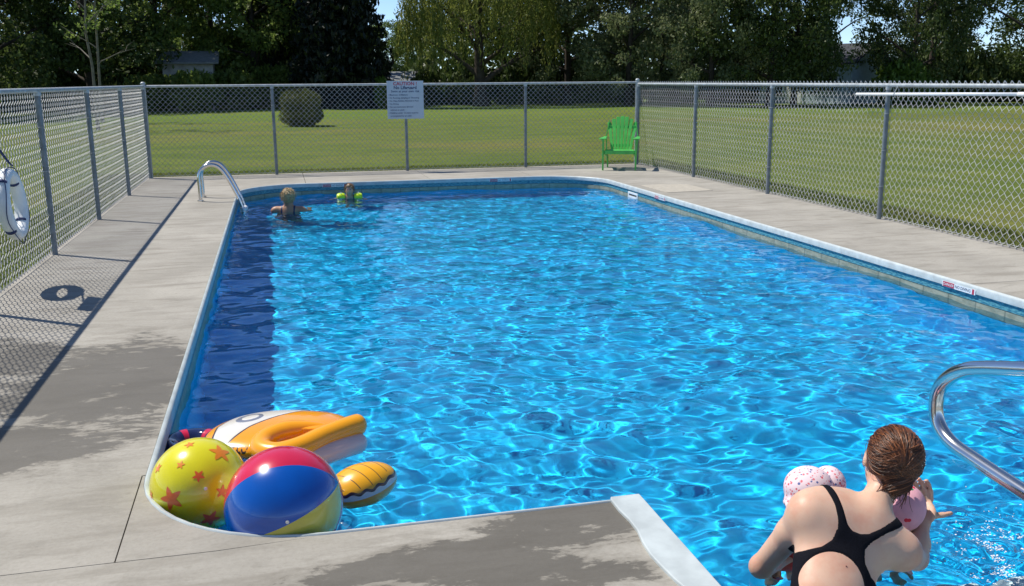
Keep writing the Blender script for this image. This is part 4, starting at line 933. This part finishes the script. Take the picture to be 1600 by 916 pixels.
# ---- far swimmers
def swimmer(root, head, face, hr_, sh, hairm, arms, suit, skin, sc=1.0, hairfn=None):
    hy = nrm(face); hz = np.array([0, 0, 1.]); hx = np.cross(hy, hz); F_ = np.array([hx, hy, hz]); o_ = np.array(root.location); head = np.array(head)
    h_ = lambda x, y, z: head + (hx * x + hy * y) * sc + hz * z * sc
    nb = h_(0, -.015, -.125); ch = h_(0, -.02, -.33); pv = h_(0, -.02, -.62)
    L = [('e', h_(0, 0, 0), np.array((.073, .090, .098)) * sc, F_), ('e', h_(0, .03, -.05), np.array((.053, .055, .055)) * sc, F_, .03), ('c', h_(0, .088, .0), h_(0, .104, -.025), .007 * sc, .011 * sc, .01),
         ('e', h_(-.075, 0, -.01), np.array((.010, .018, .030)) * sc, F_, .006), ('e', h_(.075, 0, -.01), np.array((.010, .018, .030)) * sc, F_, .006), ('e', h_(0, .086, -.055), np.array((.022, .01, .008)) * sc, F_, .006),
         ('c', h_(0, -.01, -.07), nb, .050 * sc, .052 * sc, .02), ('c', nb - hx * sh, nb + hx * sh, .05 * sc, .05 * sc, .06), ('e', ch, np.array((.155, .10, .19)) * sc, F_, .06), ('e', pv, np.array((.16, .11, .16)) * sc, F_, .07)]
    L[7] = ('c', nb - hx * sh - hz * .045 * sc, nb + hx * sh - hz * .045 * sc, .052 * sc, .052 * sc, .06)
    for ap in arms:
        for i in range(len(ap) - 1): L.append(('c', h_(*ap[i]), h_(*ap[i + 1]), (.046 - i * .009) * sc, (.038 - i * .009) * sc, .025))
        tip = h_(*ap[-1]); d = nrm(tip - h_(*ap[-2])); sd_ = nrm(np.cross(d, [0, 0, 1.]))
        L.append(('e', tip + d * .03 * sc, np.array((.035, .036, .02)) * sc, None, .01))
        for q_ in range(4): L.append(('c', tip + (sd_ * (.024 - q_ * .016) + d * .05) * sc, tip + (sd_ * (.028 - q_ * .018) + d * (.105 + .01 * (q_ in (1, 2)))) * sc, .009 * sc, .0075 * sc, .005))
        L.append(('c', tip + (sd_ * .025 + d * .02) * sc, tip + (sd_ * .055 + d * .05) * sc, .010 * sc, .008 * sc, .006))
    for s in (-1, 1):
        hp = pv + hx * s * .08 * sc - hz * .08 * sc; kn = hp + hy * .08 * sc - hz * .36 * sc; kn[2] = max(kn[2], DEPTH + .28 * sc); an = kn - hz * .34 * sc; an[2] = max(an[2], DEPTH + .05)
        L += [('c', hp, kn, .085 * sc, .058 * sc, .05), ('c', kn, an, .055 * sc, .036 * sc, .02), ('c', an, an + hy * .14 * sc - hz * .02, .032 * sc, .024 * sc, .02)]
    P0 = np.array([p for q_ in L for p in (q_[1:3] if q_[0] == 'c' else q_[1:2])], float)
    v, f = surfnet(cone_list(L, .02), P0.min(0) - .2 * sc, P0.max(0) + .2 * sc, .013 * (.6 + .4 * sc)); v2 = v - o_; n2 = vnormals(v, f)
    b = npmesh('body', v2, f, skin, root, smooth=True); b.cycles.is_caustics_receiver = True
    d_ = v - nb; x_ = d_ @ hx; z_ = d_[:, 2]; y_ = d_ @ hy
    s_ = np.maximum(-.20 * sc - z_, np.where(z_ < .03 * sc, .011 * sc - np.abs(np.abs(x_) - .085 * sc), -1)); s_ = np.minimum(s_, .165 * sc - np.abs(x_)); s_ = np.minimum(s_, z_ + .62 * sc)
    ov = overlay('swimsuit', s_, suit, .004, root, v2, f, n2); ov.cycles.is_caustics_receiver = True
    for s in (-1, 1):
        v, f = ellipsoid(V(h_(s * .028, .080, .012)) - V(o_), (.011 * sc,) * 3, nu=10, nv=8); m = MB(); m.add(v, f); m.build('eye', SUITN, root, smooth=True)
    def hc(P):
        Q = P - head; y = Q @ hy; z = Q @ hz
        d = sd_ell(P, h_(0, -.012, .022), np.array((.090, .102, .104)) * sc, F_) + .006 * sc * (np.sin(P[..., 0] * 90 / sc) * np.sin(P[..., 1] * 75 / sc + 1) * np.sin(P[..., 2] * 80 / sc + 2))
        return np.maximum(d, y * .9 - z * .75 - .018 * sc)
    v, f = surfnet(hc, head - .16 * sc, head + .16 * sc, .007); hb = npmesh('hair', v - o_, f, hairm, root, smooth=True)
    rgn = np.random.default_rng(8); k_ = rgn.integers(0, len(v), 260); nv_ = vnormals(v, f); hl = MB()
    for i in k_:
        p0 = V(v[i] - o_); dn = V(nv_[i]); dr = (V((rgn.normal(0, .5), rgn.normal(0, .5), -.6)) + dn * .6).normalized() * .03 * sc; hl.tube([p0 - dr * .3, p0 + dr * .3 + dn * .006 * sc, p0 + dr + dn * .004 * sc], [.004 * sc, .003 * sc, .001], 3, caps=False)
    hl.build('hair_lock', hairm, hb, kind='stuff'); return h_
w2 = empty('person', (.12, 13.30, -1.2), label='woman with short blond hair standing chest deep at far end', cat='person')
swimmer(w2, (.125, 13.30, .035), (.25, .97, 0), .09, .165, HAIRB, [((-.20, -.02, -.18), (-.22, .10, -.36), (-.16, .30, -.34)), ((.20, -.02, -.18), (.25, .12, -.27), (.20, .33, -.27))], SUITN, SKIN2)
c2 = empty('person', (1.04, 14.70, -.9), label='small child with lime armbands floating near the far wall', cat='person')
h_ = swimmer(c2, (1.045, 14.75, -.050), (-.15, -.98, 0), .08, .12, HAIRC, [((-.15, 0, -.17), (-.24, .05, -.20), (-.30, .12, -.24)), ((.15, 0, -.17), (.24, .05, -.20), (.30, .12, -.24))], SUITN, SKINC, .78)
for s in (-1, 1):
    c0 = V(h_(s * .165, .02, -.130)); ab = empty('armband', c0, label='lime green inflatable armband on the child\'s %s arm' % ('right' if s == 1 else 'left'), cat='armband', group='lime armbands on the child')
    m = MB(); m.tube([(.022 * s * 0 , .055 * math.cos(t * math.pi / 8), .045 * math.sin(t * math.pi / 8)) for t in range(16)], .030, 12, closed=True); o = m.build('inflated_ring', LIME, ab, smooth=True); o.scale = (2.1, 1, .8)
    m = MB(); m.cyl((0, -.05, .05), (0, -.06, .075), .006, 8); m.build('valve', WHITEP, ab)

# ------------------------------------------------------------------ trees and shrubs
def leaves(P, size, rng, droop=0.0, aspect=.55):
    """one rhombic leaf per point; returns verts, faces"""
    n = len(P); a = rng.normal(0, 1, (n, 3)); a[:, 2] -= droop * 2.2; a /= np.linalg.norm(a, axis=1)[:, None]
    b = np.cross(a, rng.normal(0, 1, (n, 3))); b /= np.linalg.norm(b, axis=1)[:, None] + 1e-9
    s = size * rng.uniform(.6, 1.35, n)[:, None]
    v = np.stack([P - a * s * .5, P + b * s * aspect * .5 + a * s * .05, P + a * s * .5, P - b * s * aspect * .5 + a * s * .05], 1).reshape(-1, 3)
    return v, np.arange(4 * n).reshape(-1, 4)
def clump_pts(rng, centers, radii, per):
    out = []
    for c, r in zip(centers, radii):
        k = max(4, int(per * (r / np.mean(radii)) ** 2)); d = rng.normal(0, 1, (k, 3)); d /= np.linalg.norm(d, axis=1)[:, None]
        out.append(c + d * (r * rng.uniform(.25, 1, k) ** .55)[:, None] * np.array([1, 1, .72]))
    return np.concatenate(out)
def limbs(mb, rng, h, r0, fork, n, spread, start=.25, lean=0.0, seg=9):
    pts = []; p = np.array([0, 0, -.2]); k = 9
    for i in range(k):
        t = i / (k - 1); pts.append(V((lean * t * h * .3 + rng.normal(0, .05) * i * .35, rng.normal(0, .05) * i * .35, -.2 + t * h)))
    mb.tube(pts, [r0 * (1.35 if i == 0 else 1) * (1 - .85 * i / (k - 1)) for i in range(k)], seg); tips = []
    for i in range(n):
        t = start + (1 - start) * .9 * i / n; q = t * (k - 1); j = int(q); b = pts[j].lerp(pts[min(j + 1, k - 1)], q - j); a = i * 2.4 + rng.uniform(-.4, .4)
        L = spread * (1.05 - .6 * t) * rng.uniform(.75, 1.15); up = rng.uniform(.25, .75) * fork; q_ = []
        for m_ in range(5):
            s = m_ / 4; q_.append(b + V((math.cos(a) * L * s, math.sin(a) * L * s, up * L * s * (1.15 - .3 * s))) + V(rng.normal(0, .05, 3)) * L * .35 * s)
        rb = r0 * (1 - .85 * t) * .55; mb.tube(q_, [rb * (1 - .8 * s / 4) for s in range(5)], 6, caps=False); tips.append(q_[-1]); tips.append(q_[3])
        for w_ in range(2):
            c = q_[2 + w_]; d = V((math.cos(a + rng.uniform(-1, 1)), math.sin(a + rng.uniform(-1, 1)), rng.uniform(.2, .9))) * L * .4; mb.tube([c, c + d * .5 + V(rng.normal(0, .04, 3)) * L, c + d], [rb * .45, rb * .3, rb * .12], 5, caps=False); tips.append(c + d)
    return tips
def tree_mesh(kind, seed):
    rng = np.random.default_rng(seed); mb = MB()
    if kind in ('broad', 'dark', 'grey', 'sparse'):
        h = 13; R = 4.6; tips = limbs(mb, rng, h * .92, .26, 1.0, 15 if kind != 'sparse' else 11, 4.2, .14 if kind != 'sparse' else .22)
        nc = {'broad': 150, 'dark': 170, 'grey': 165, 'sparse': 40}[kind]; C_ = []
        lo = 1.3 if kind != 'sparse' else 3.0
        while len(C_) < nc:
            z = rng.uniform(lo, h); t = (z - lo) / (h - lo); rad = R * (math.sin(math.pi * min(.97, .22 + .70 * t)) ** .7) * rng.uniform(.35, 1.0) ** .5; a = rng.uniform(0, 6.283)
            rad *= 1 + .22 * math.sin(3 * a + z + seed); C_.append((rad * math.cos(a), rad * math.sin(a), z))
        C_ = np.array(C_ + [tuple(t) for t in tips if t.z > lo]); rr = rng.uniform(.45, 1.15, len(C_)); P = clump_pts(rng, C_, rr, {'broad': 95, 'dark': 95, 'grey': 100, 'sparse': 70}[kind])
        v, f = leaves(P, {'broad': .27, 'dark': .25, 'grey': .24, 'sparse': .22}[kind], rng, .15)
    elif kind == 'willow':
        h = 12.5; R = 5.2; tips = limbs(mb, rng, 9.5, .42, 1.1, 14, 4.4, .16); P = []
        for i in range(1080):
            a = rng.uniform(0, 6.283); rad = R * rng.uniform(.1, 1) ** .5; top = 2.2 + (h - 2.2) * math.sqrt(max(.02, 1 - (rad / (R * 1.08)) ** 2)) * rng.uniform(.55, 1); L = rng.uniform(1.2, 3.8); bot = max(.5, top - L)
            k = int((top - bot) / .085); z = np.linspace(top, bot, k); s = (top - z); dx = rng.normal(0, .10); dy = rng.normal(0, .10)
            P.append(np.stack([rad * math.cos(a) + dx * s + rng.normal(0, .07, k), rad * math.sin(a) + dy * s + rng.normal(0, .07, k), z], 1))
        P = np.concatenate(P); v, f = leaves(P, .27, rng, 1.0, .26)
    elif kind == 'spruce':
        h = 17; mb.tube([V((0, 0, -.2 + h * i / 8)) for i in range(9)], [.30 * (1 - .95 * i / 8) for i in range(9)], 8); P = []
        for i in range(46):
            z = .5 + (h - .9) * i / 46; Rr = 4.0 * (1 - i / 46) ** .72 + .2; nb = int(9 + 9 * (1 - i / 46))
            for b in range(nb):
                a = b * 6.283 / nb + i * .7 + rng.uniform(-.15, .15); L = Rr * rng.uniform(.78, 1.08); q_ = [V((math.cos(a) * L * s, math.sin(a) * L * s, z - L * .32 * s ** 1.2 + .14 * L * s ** 3)) for s in (0, .35, .7, 1)]
                if b % 2 == 0: mb.tube(q_, [.035, .025, .015, .006], 4, caps=False)
                k = int(17 * L); s = rng.uniform(.12, 1, k) ** .75; w_ = rng.normal(0, 1, k) * (.12 + .30 * (1 - s)) * L * .36
                P.append(np.stack([math.cos(a) * L * s - math.sin(a) * w_, math.sin(a) * L * s + math.cos(a) * w_, z - L * .32 * s ** 1.2 + .14 * L * s ** 3 - np.abs(rng.normal(0, .13, k))], 1))
        P = np.concatenate(P); v, f = leaves(P, .40, rng, .55, .42)
    elif kind == 'thin':
        h = 9.3; tips = limbs(mb, rng, h, .065, 1.3, 11, 1.5, .28, .12, 7); C_ = np.array([tuple(t) for t in tips if t.z > 3.4]); P = clump_pts(rng, C_, rng.uniform(.25, .5, len(C_)), 15); v, f = leaves(P, .15, rng, .2)
    return mb, v, f
def grow(kind, name, m, bark, seed):
    mb, v, f = tree_mesh(kind, seed); r = empty(name, (0, 0, 0)); mb.build('trunk', bark, r, smooth=True); npmesh('crown', v, f, m, r); return r
def dup(root, loc, rz, sc, label, cat='tree', group=None):
    r = root.copy(); C.objects.link(r); r.location = loc; r.rotation_euler = (0, 0, rz); r.scale = (sc[0], sc[0], sc[1])
    for ch_ in list(root.children):
        c = ch_.copy(); C.objects.link(c); c.parent = r
    return tag(r, label, cat, group)
def plant(proto, used, x, y, rz, sc, label, group=None, cat='tree'):
    if not used[0]:
        used[0] = True; proto.location = (x, y, -.03); proto.rotation_euler = (0, 0, rz); proto.scale = (sc[0], sc[0], sc[1]); return tag(proto, label, cat, group)
    return dup(proto, (x, y, -.03), rz, sc, label, cat, group)
PR_ = {}
for k, nm, mt, bk, sd in (('broad', 'broadleaf_tree', L_BROAD, BARK, 1), ('dark', 'broadleaf_tree', L_DARK, BARK, 2), ('dark2', 'broadleaf_tree', L_DARK, BARK, 9), ('grey', 'poplar_tree', L_GREY, BARK, 3), ('willow', 'willow_tree', L_WILLOW, BARK, 4),
                          ('spruce', 'spruce_tree', L_SPRUCE, BARK, 5), ('sparse', 'broadleaf_tree', L_DARK, BARK, 6), ('thin', 'young_tree', L_BROAD, BARKP, 7)):
    PR_[k] = (grow(k.rstrip('2'), nm, mt, bk, sd), [False])
TREES = [  # kind, x, y, rot, (width, height) scale, label
    ('dark', -17.5, 50, .3, (1.1, 1.0), 'dark broadleaf tree beyond the left fence at the picture edge'), ('dark2', -14.6, 57, 1.9, (1.05, 1.1), 'dark broadleaf tree second from the left edge'),
    ('dark', -10.2, 61, 2.6, (1.1, 1.05), 'dark broadleaf tree standing behind the bare young tree'), ('dark', -18.4, 67, 4.1, (1.0, 1.0), 'dark broadleaf tree set back behind the two leftmost ones'), ('broad', -6.6, 63.5, 4.1, (.9, 1.0), 'green broadleaf tree left of the grey shed'),
    ('broad', -3.8, 70, .5, (1.15, 1.1), 'mid green tree rising behind the grey shed'), ('broad', -1.0, 64, 2.2, (.95, .95), 'mid green sunlit tree right of the grey shed'),
    ('broad', 1.6, 67, 3.9, (.9, 1.0), 'mid green tree beside the black spruce'), ('spruce', 4.1, 60, .2, (.82, 1.05), 'huge black spruce left of the sky gap'), ('spruce', 1.9, 66, 1.3, (.8, 1.0), 'second black spruce behind the first on its left'),
    ('broad', 13.5, 112, 1.0, (.8, .62), 'distant low green tree in the sky gap'), ('broad', 16.8, 120, 3.0, (.8, .60), 'distant low green tree behind the willow edge'),
    ('willow', 12.6, 60, .4, (.98, 1.0), 'yellow green willow tree with hanging branches'), ('dark2', 16.3, 69, 2.9, (1.0, 1.1), 'dark broadleaf tree behind the willow'),
    ('grey', 18.9, 62, 1.1, (.95, 1.0), 'grey green poplar tree next to the willow'), ('grey', 21.3, 57, 3.3, (.80, .95), 'grey green poplar tree behind the green chair'),
    ('dark', 26.4, 64, 5.2, (1.0, 1.1), 'dark broadleaf tree behind the right fence corner'), ('grey', 24.9, 53, .9, (.72, .9), 'grey green poplar tree over the right fence corner'),
    ('dark2', 27.9, 51.5, 2.5, (.86, 1.05), 'dark leafy tree before the pale house on its left'), ('dark', 30.6, 53.5, 4.4, (.66, 1.0), 'dark leafy tree left of the bright shrub'),
    ('sparse', 37.6, 62, 1.2, (.8, .95), 'half bare tree with dark limbs against the sky'), ('dark2', 36.9, 51, 3.7, (.66, .95), 'dark tree right of the half bare tree'),
    ('sparse', 40.4, 54, 2.6, (1.0, .95), 'thin crowned tree with sky showing through at right'), ('dark', 43.4, 58, .8, (.66, .55), 'low dark tree near the right edge'), ('sparse', 44.2, 50, 4.0, (1.0, 1.0), 'thin crowned tree at the right edge of the picture'),
    ('dark', 49.5, 54, 2.0, (1.0, 1.0), 'dark tree beyond the right end of the view'), ('thin', -6.9, 43, .3, (1, 1), 'young tree with pale forked trunk on the left lawn'), ('thin', -5.95, 36.2, 2.1, (.9, 1.0), 'nearer young tree with pale trunk on the left lawn')]
for k, x, y, rz, sc, lab in TREES: plant(*PR_[k], x, y, rz, sc, lab)
# shrubs
def shrub_proto(name, m, seed, n=2600, size=.16, lump=5):
    rng = np.random.default_rng(seed); d = rng.normal(0, 1, (n, 3)); d /= np.linalg.norm(d, axis=1)[:, None]
    r = rng.uniform(.3, 1, n) ** .4 * (1 + .12 * np.sin(lump * np.arctan2(d[:, 1], d[:, 0]) + seed) + .10 * np.sin(7 * d[:, 2] + seed))
    P = d * r[:, None]; P[:, 2] = np.maximum(P[:, 2] * (.56 if lump != 3 else .60) + .46, .015); v, f = leaves(P, size, rng, -.1); root = empty(name, (0, 0, 0)); npmesh('foliage', v, f, m, root)
    mb = MB()
    for i in range(7):
        a = i * .9; mb.tube([V((.03 * math.cos(a), .03 * math.sin(a), -.05)), V((.25 * math.cos(a), .25 * math.sin(a), .35)), V((.55 * math.cos(a), .55 * math.sin(a), .7))], [.03, .02, .006], 5)
    mb.build('stem', BARK, root); return root
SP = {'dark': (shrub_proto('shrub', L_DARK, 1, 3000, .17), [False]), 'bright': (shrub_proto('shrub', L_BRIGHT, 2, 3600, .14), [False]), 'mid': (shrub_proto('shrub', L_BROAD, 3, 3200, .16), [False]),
      'gold': (shrub_proto('round_shrub', L_GOLD, 4, 9000, .085, 3), [False])}
def shrub(k, x, y, r, h, label, group=None):
    o = plant(*SP[k], x, y, x * 1.7, (r, h), label, group, 'shrub'); return o
shrub('gold', 1.04, 36.3, .78, 1.30, 'round clipped golden shrub alone on the lawn')
shrub('bright', 35.4, 49.8, 1.7, 2.4, 'bright green bush at the foot of the half bare tree')
shrub('bright', 37.3, 50.6, 1.2, 1.8, 'smaller bright green bush to the right of the larger one')
for x, y, r, h, lab in ((-6.6, 58, 1.6, 2.0, 'mid green shrub at the left end of the grey shed'), (-4.3, 57.5, 1.3, 2.2, 'mid green shrub before the grey shed'), (-2.3, 60, 1.5, 2.2, 'mid green shrub at the right end of the grey shed'), (.2, 62, 1.7, 2.5, 'mid green shrub left of the black spruce')):
    shrub('mid', x, y, r, h, lab)
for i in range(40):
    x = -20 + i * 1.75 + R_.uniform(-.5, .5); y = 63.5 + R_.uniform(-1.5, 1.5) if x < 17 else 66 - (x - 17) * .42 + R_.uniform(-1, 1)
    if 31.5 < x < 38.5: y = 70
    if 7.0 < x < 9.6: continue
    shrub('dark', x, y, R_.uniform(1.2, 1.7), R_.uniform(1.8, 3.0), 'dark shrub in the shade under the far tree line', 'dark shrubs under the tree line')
ps = shrub('bright', 6.25, 58, .5, 1.7, 'pale yellow flowering shrub left of the caution sign')
# far wood closing the view behind the trees
def treeline():
    rng = np.random.default_rng(21); n = 52000; x = rng.uniform(-42, 105, n); y = rng.uniform(88, 98, n) - np.maximum(x - 40, 0) * .25; t = rng.uniform(0, 1, n)
    top = 8.5 + 2 * np.sin(x * .35) + 1.5 * np.sin(x * .9 + 1); rt = x / y
    top = np.where((rt > .095) & (rt < .145), 2.6 + .5 * np.sin(x * 3), top); top = np.where(rt > .60, 3.6 + 1.0 * np.sin(x * .5) + .7 * np.sin(x * 1.7), top); z = t * top
    v, f = leaves(np.stack([x, y, z], 1), .62, rng, .1, .7); o = npmesh('treeline', v, f, L_DARK, kind='stuff'); o['label'] = 'distant wood closing the view behind the trees'
treeline()
# ------------------------------------------------------------------ buildings half hidden by the trees
def building(name, x0, x1, y0, y1, hw, hr_, wm, rm, label, cat, gable_x=True):
    r = empty(name, ((x0 + x1) / 2, (y0 + y1) / 2, -.03), label=label, cat=cat); w_, d_ = (x1 - x0), (y1 - y0)
    m = MB(); m.box((0, 0, hw / 2), (w_, d_, hw))
    if gable_x: m.add([(-w_ / 2, -d_ / 2, hw), (-w_ / 2, d_ / 2, hw), (-w_ / 2, 0, hr_ - .06), (w_ / 2, -d_ / 2, hw), (w_ / 2, d_ / 2, hw), (w_ / 2, 0, hr_ - .06)], [(0, 1, 2), (3, 5, 4)])
    else: m.add([(-w_ / 2, -d_ / 2, hw), (w_ / 2, -d_ / 2, hw), (0, -d_ / 2, hr_ - .06), (-w_ / 2, d_ / 2, hw), (w_ / 2, d_ / 2, hw), (0, d_ / 2, hr_ - .06)], [(0, 1, 2), (3, 5, 4)])
    m.build('wall', wm, r)
    for s in (-1, 1):
        m = MB(); o_ = .35
        if gable_x: a = [(-w_ / 2 - o_, s * (d_ / 2 + o_), hw - .12), (w_ / 2 + o_, s * (d_ / 2 + o_), hw - .12), (w_ / 2 + o_, 0, hr_), (-w_ / 2 - o_, 0, hr_)]
        else: a = [(s * (w_ / 2 + o_), -d_ / 2 - o_, hw - .12), (s * (w_ / 2 + o_), d_ / 2 + o_, hw - .12), (0, d_ / 2 + o_, hr_), (0, -d_ / 2 - o_, hr_)]
        m.add(a + [(p[0], p[1], p[2] + .10) for p in a], [(0, 1, 2, 3), (4, 5, 6, 7), (0, 1, 5, 4), (1, 2, 6, 5), (2, 3, 7, 6), (3, 0, 4, 7)]); m.build('roof_slope', rm, r)
    return r
def opening(r, x, z, w_, h_, y, nm, mt):
    m = MB(); m.box((x, y - .03, z), (w_ + .2, .08, h_ + .2)); o = m.build('%s_frame' % nm, WHITEP, r); m = MB(); m.box((x, y - .085, z), (w_, .03, h_)); m.build(nm + '_panel' if nm == 'door' else 'pane', mt, o)
h1 = building('house', 31.0, 38.0, 55, 60, 2.5, 3.6, BLUEWALL, ROOFD, 'pale blue house with white doors behind the right trees', 'house')
opening(h1, -2.6, 1.05, .95, 2.0, -2.5, 'door', WHITEP); opening(h1, -1.3, 1.25, .5, 1.5, -2.5, 'window', WGLASS); opening(h1, -.2, 1.05, .95, 2.0, -2.5, 'door', WHITEP); opening(h1, 2.0, 1.35, 1.2, 1.1, -2.5, 'window', WGLASS); h1.rotation_euler = (0, 0, math.radians(-58))
h2 = building('garden_shed', -6.1, -3.3, 60, 62.4, 2.75, 3.3, SHEDW, ROOFG, 'weathered grey garden shed between the left trees', 'shed'); opening(h2, 0, 1.1, .9, 1.9, -1.2, 'door', SHEDW)
h3 = building('garage', 8.9, 13.5, 84, 90, 1.3, 2.3, SHEDW, ROOFG, 'far grey roofed garage in the gap behind the caution sign', 'garage', True); opening(h3, 0, .75, 1.2, 1.1, -3, 'window', WGLASS)
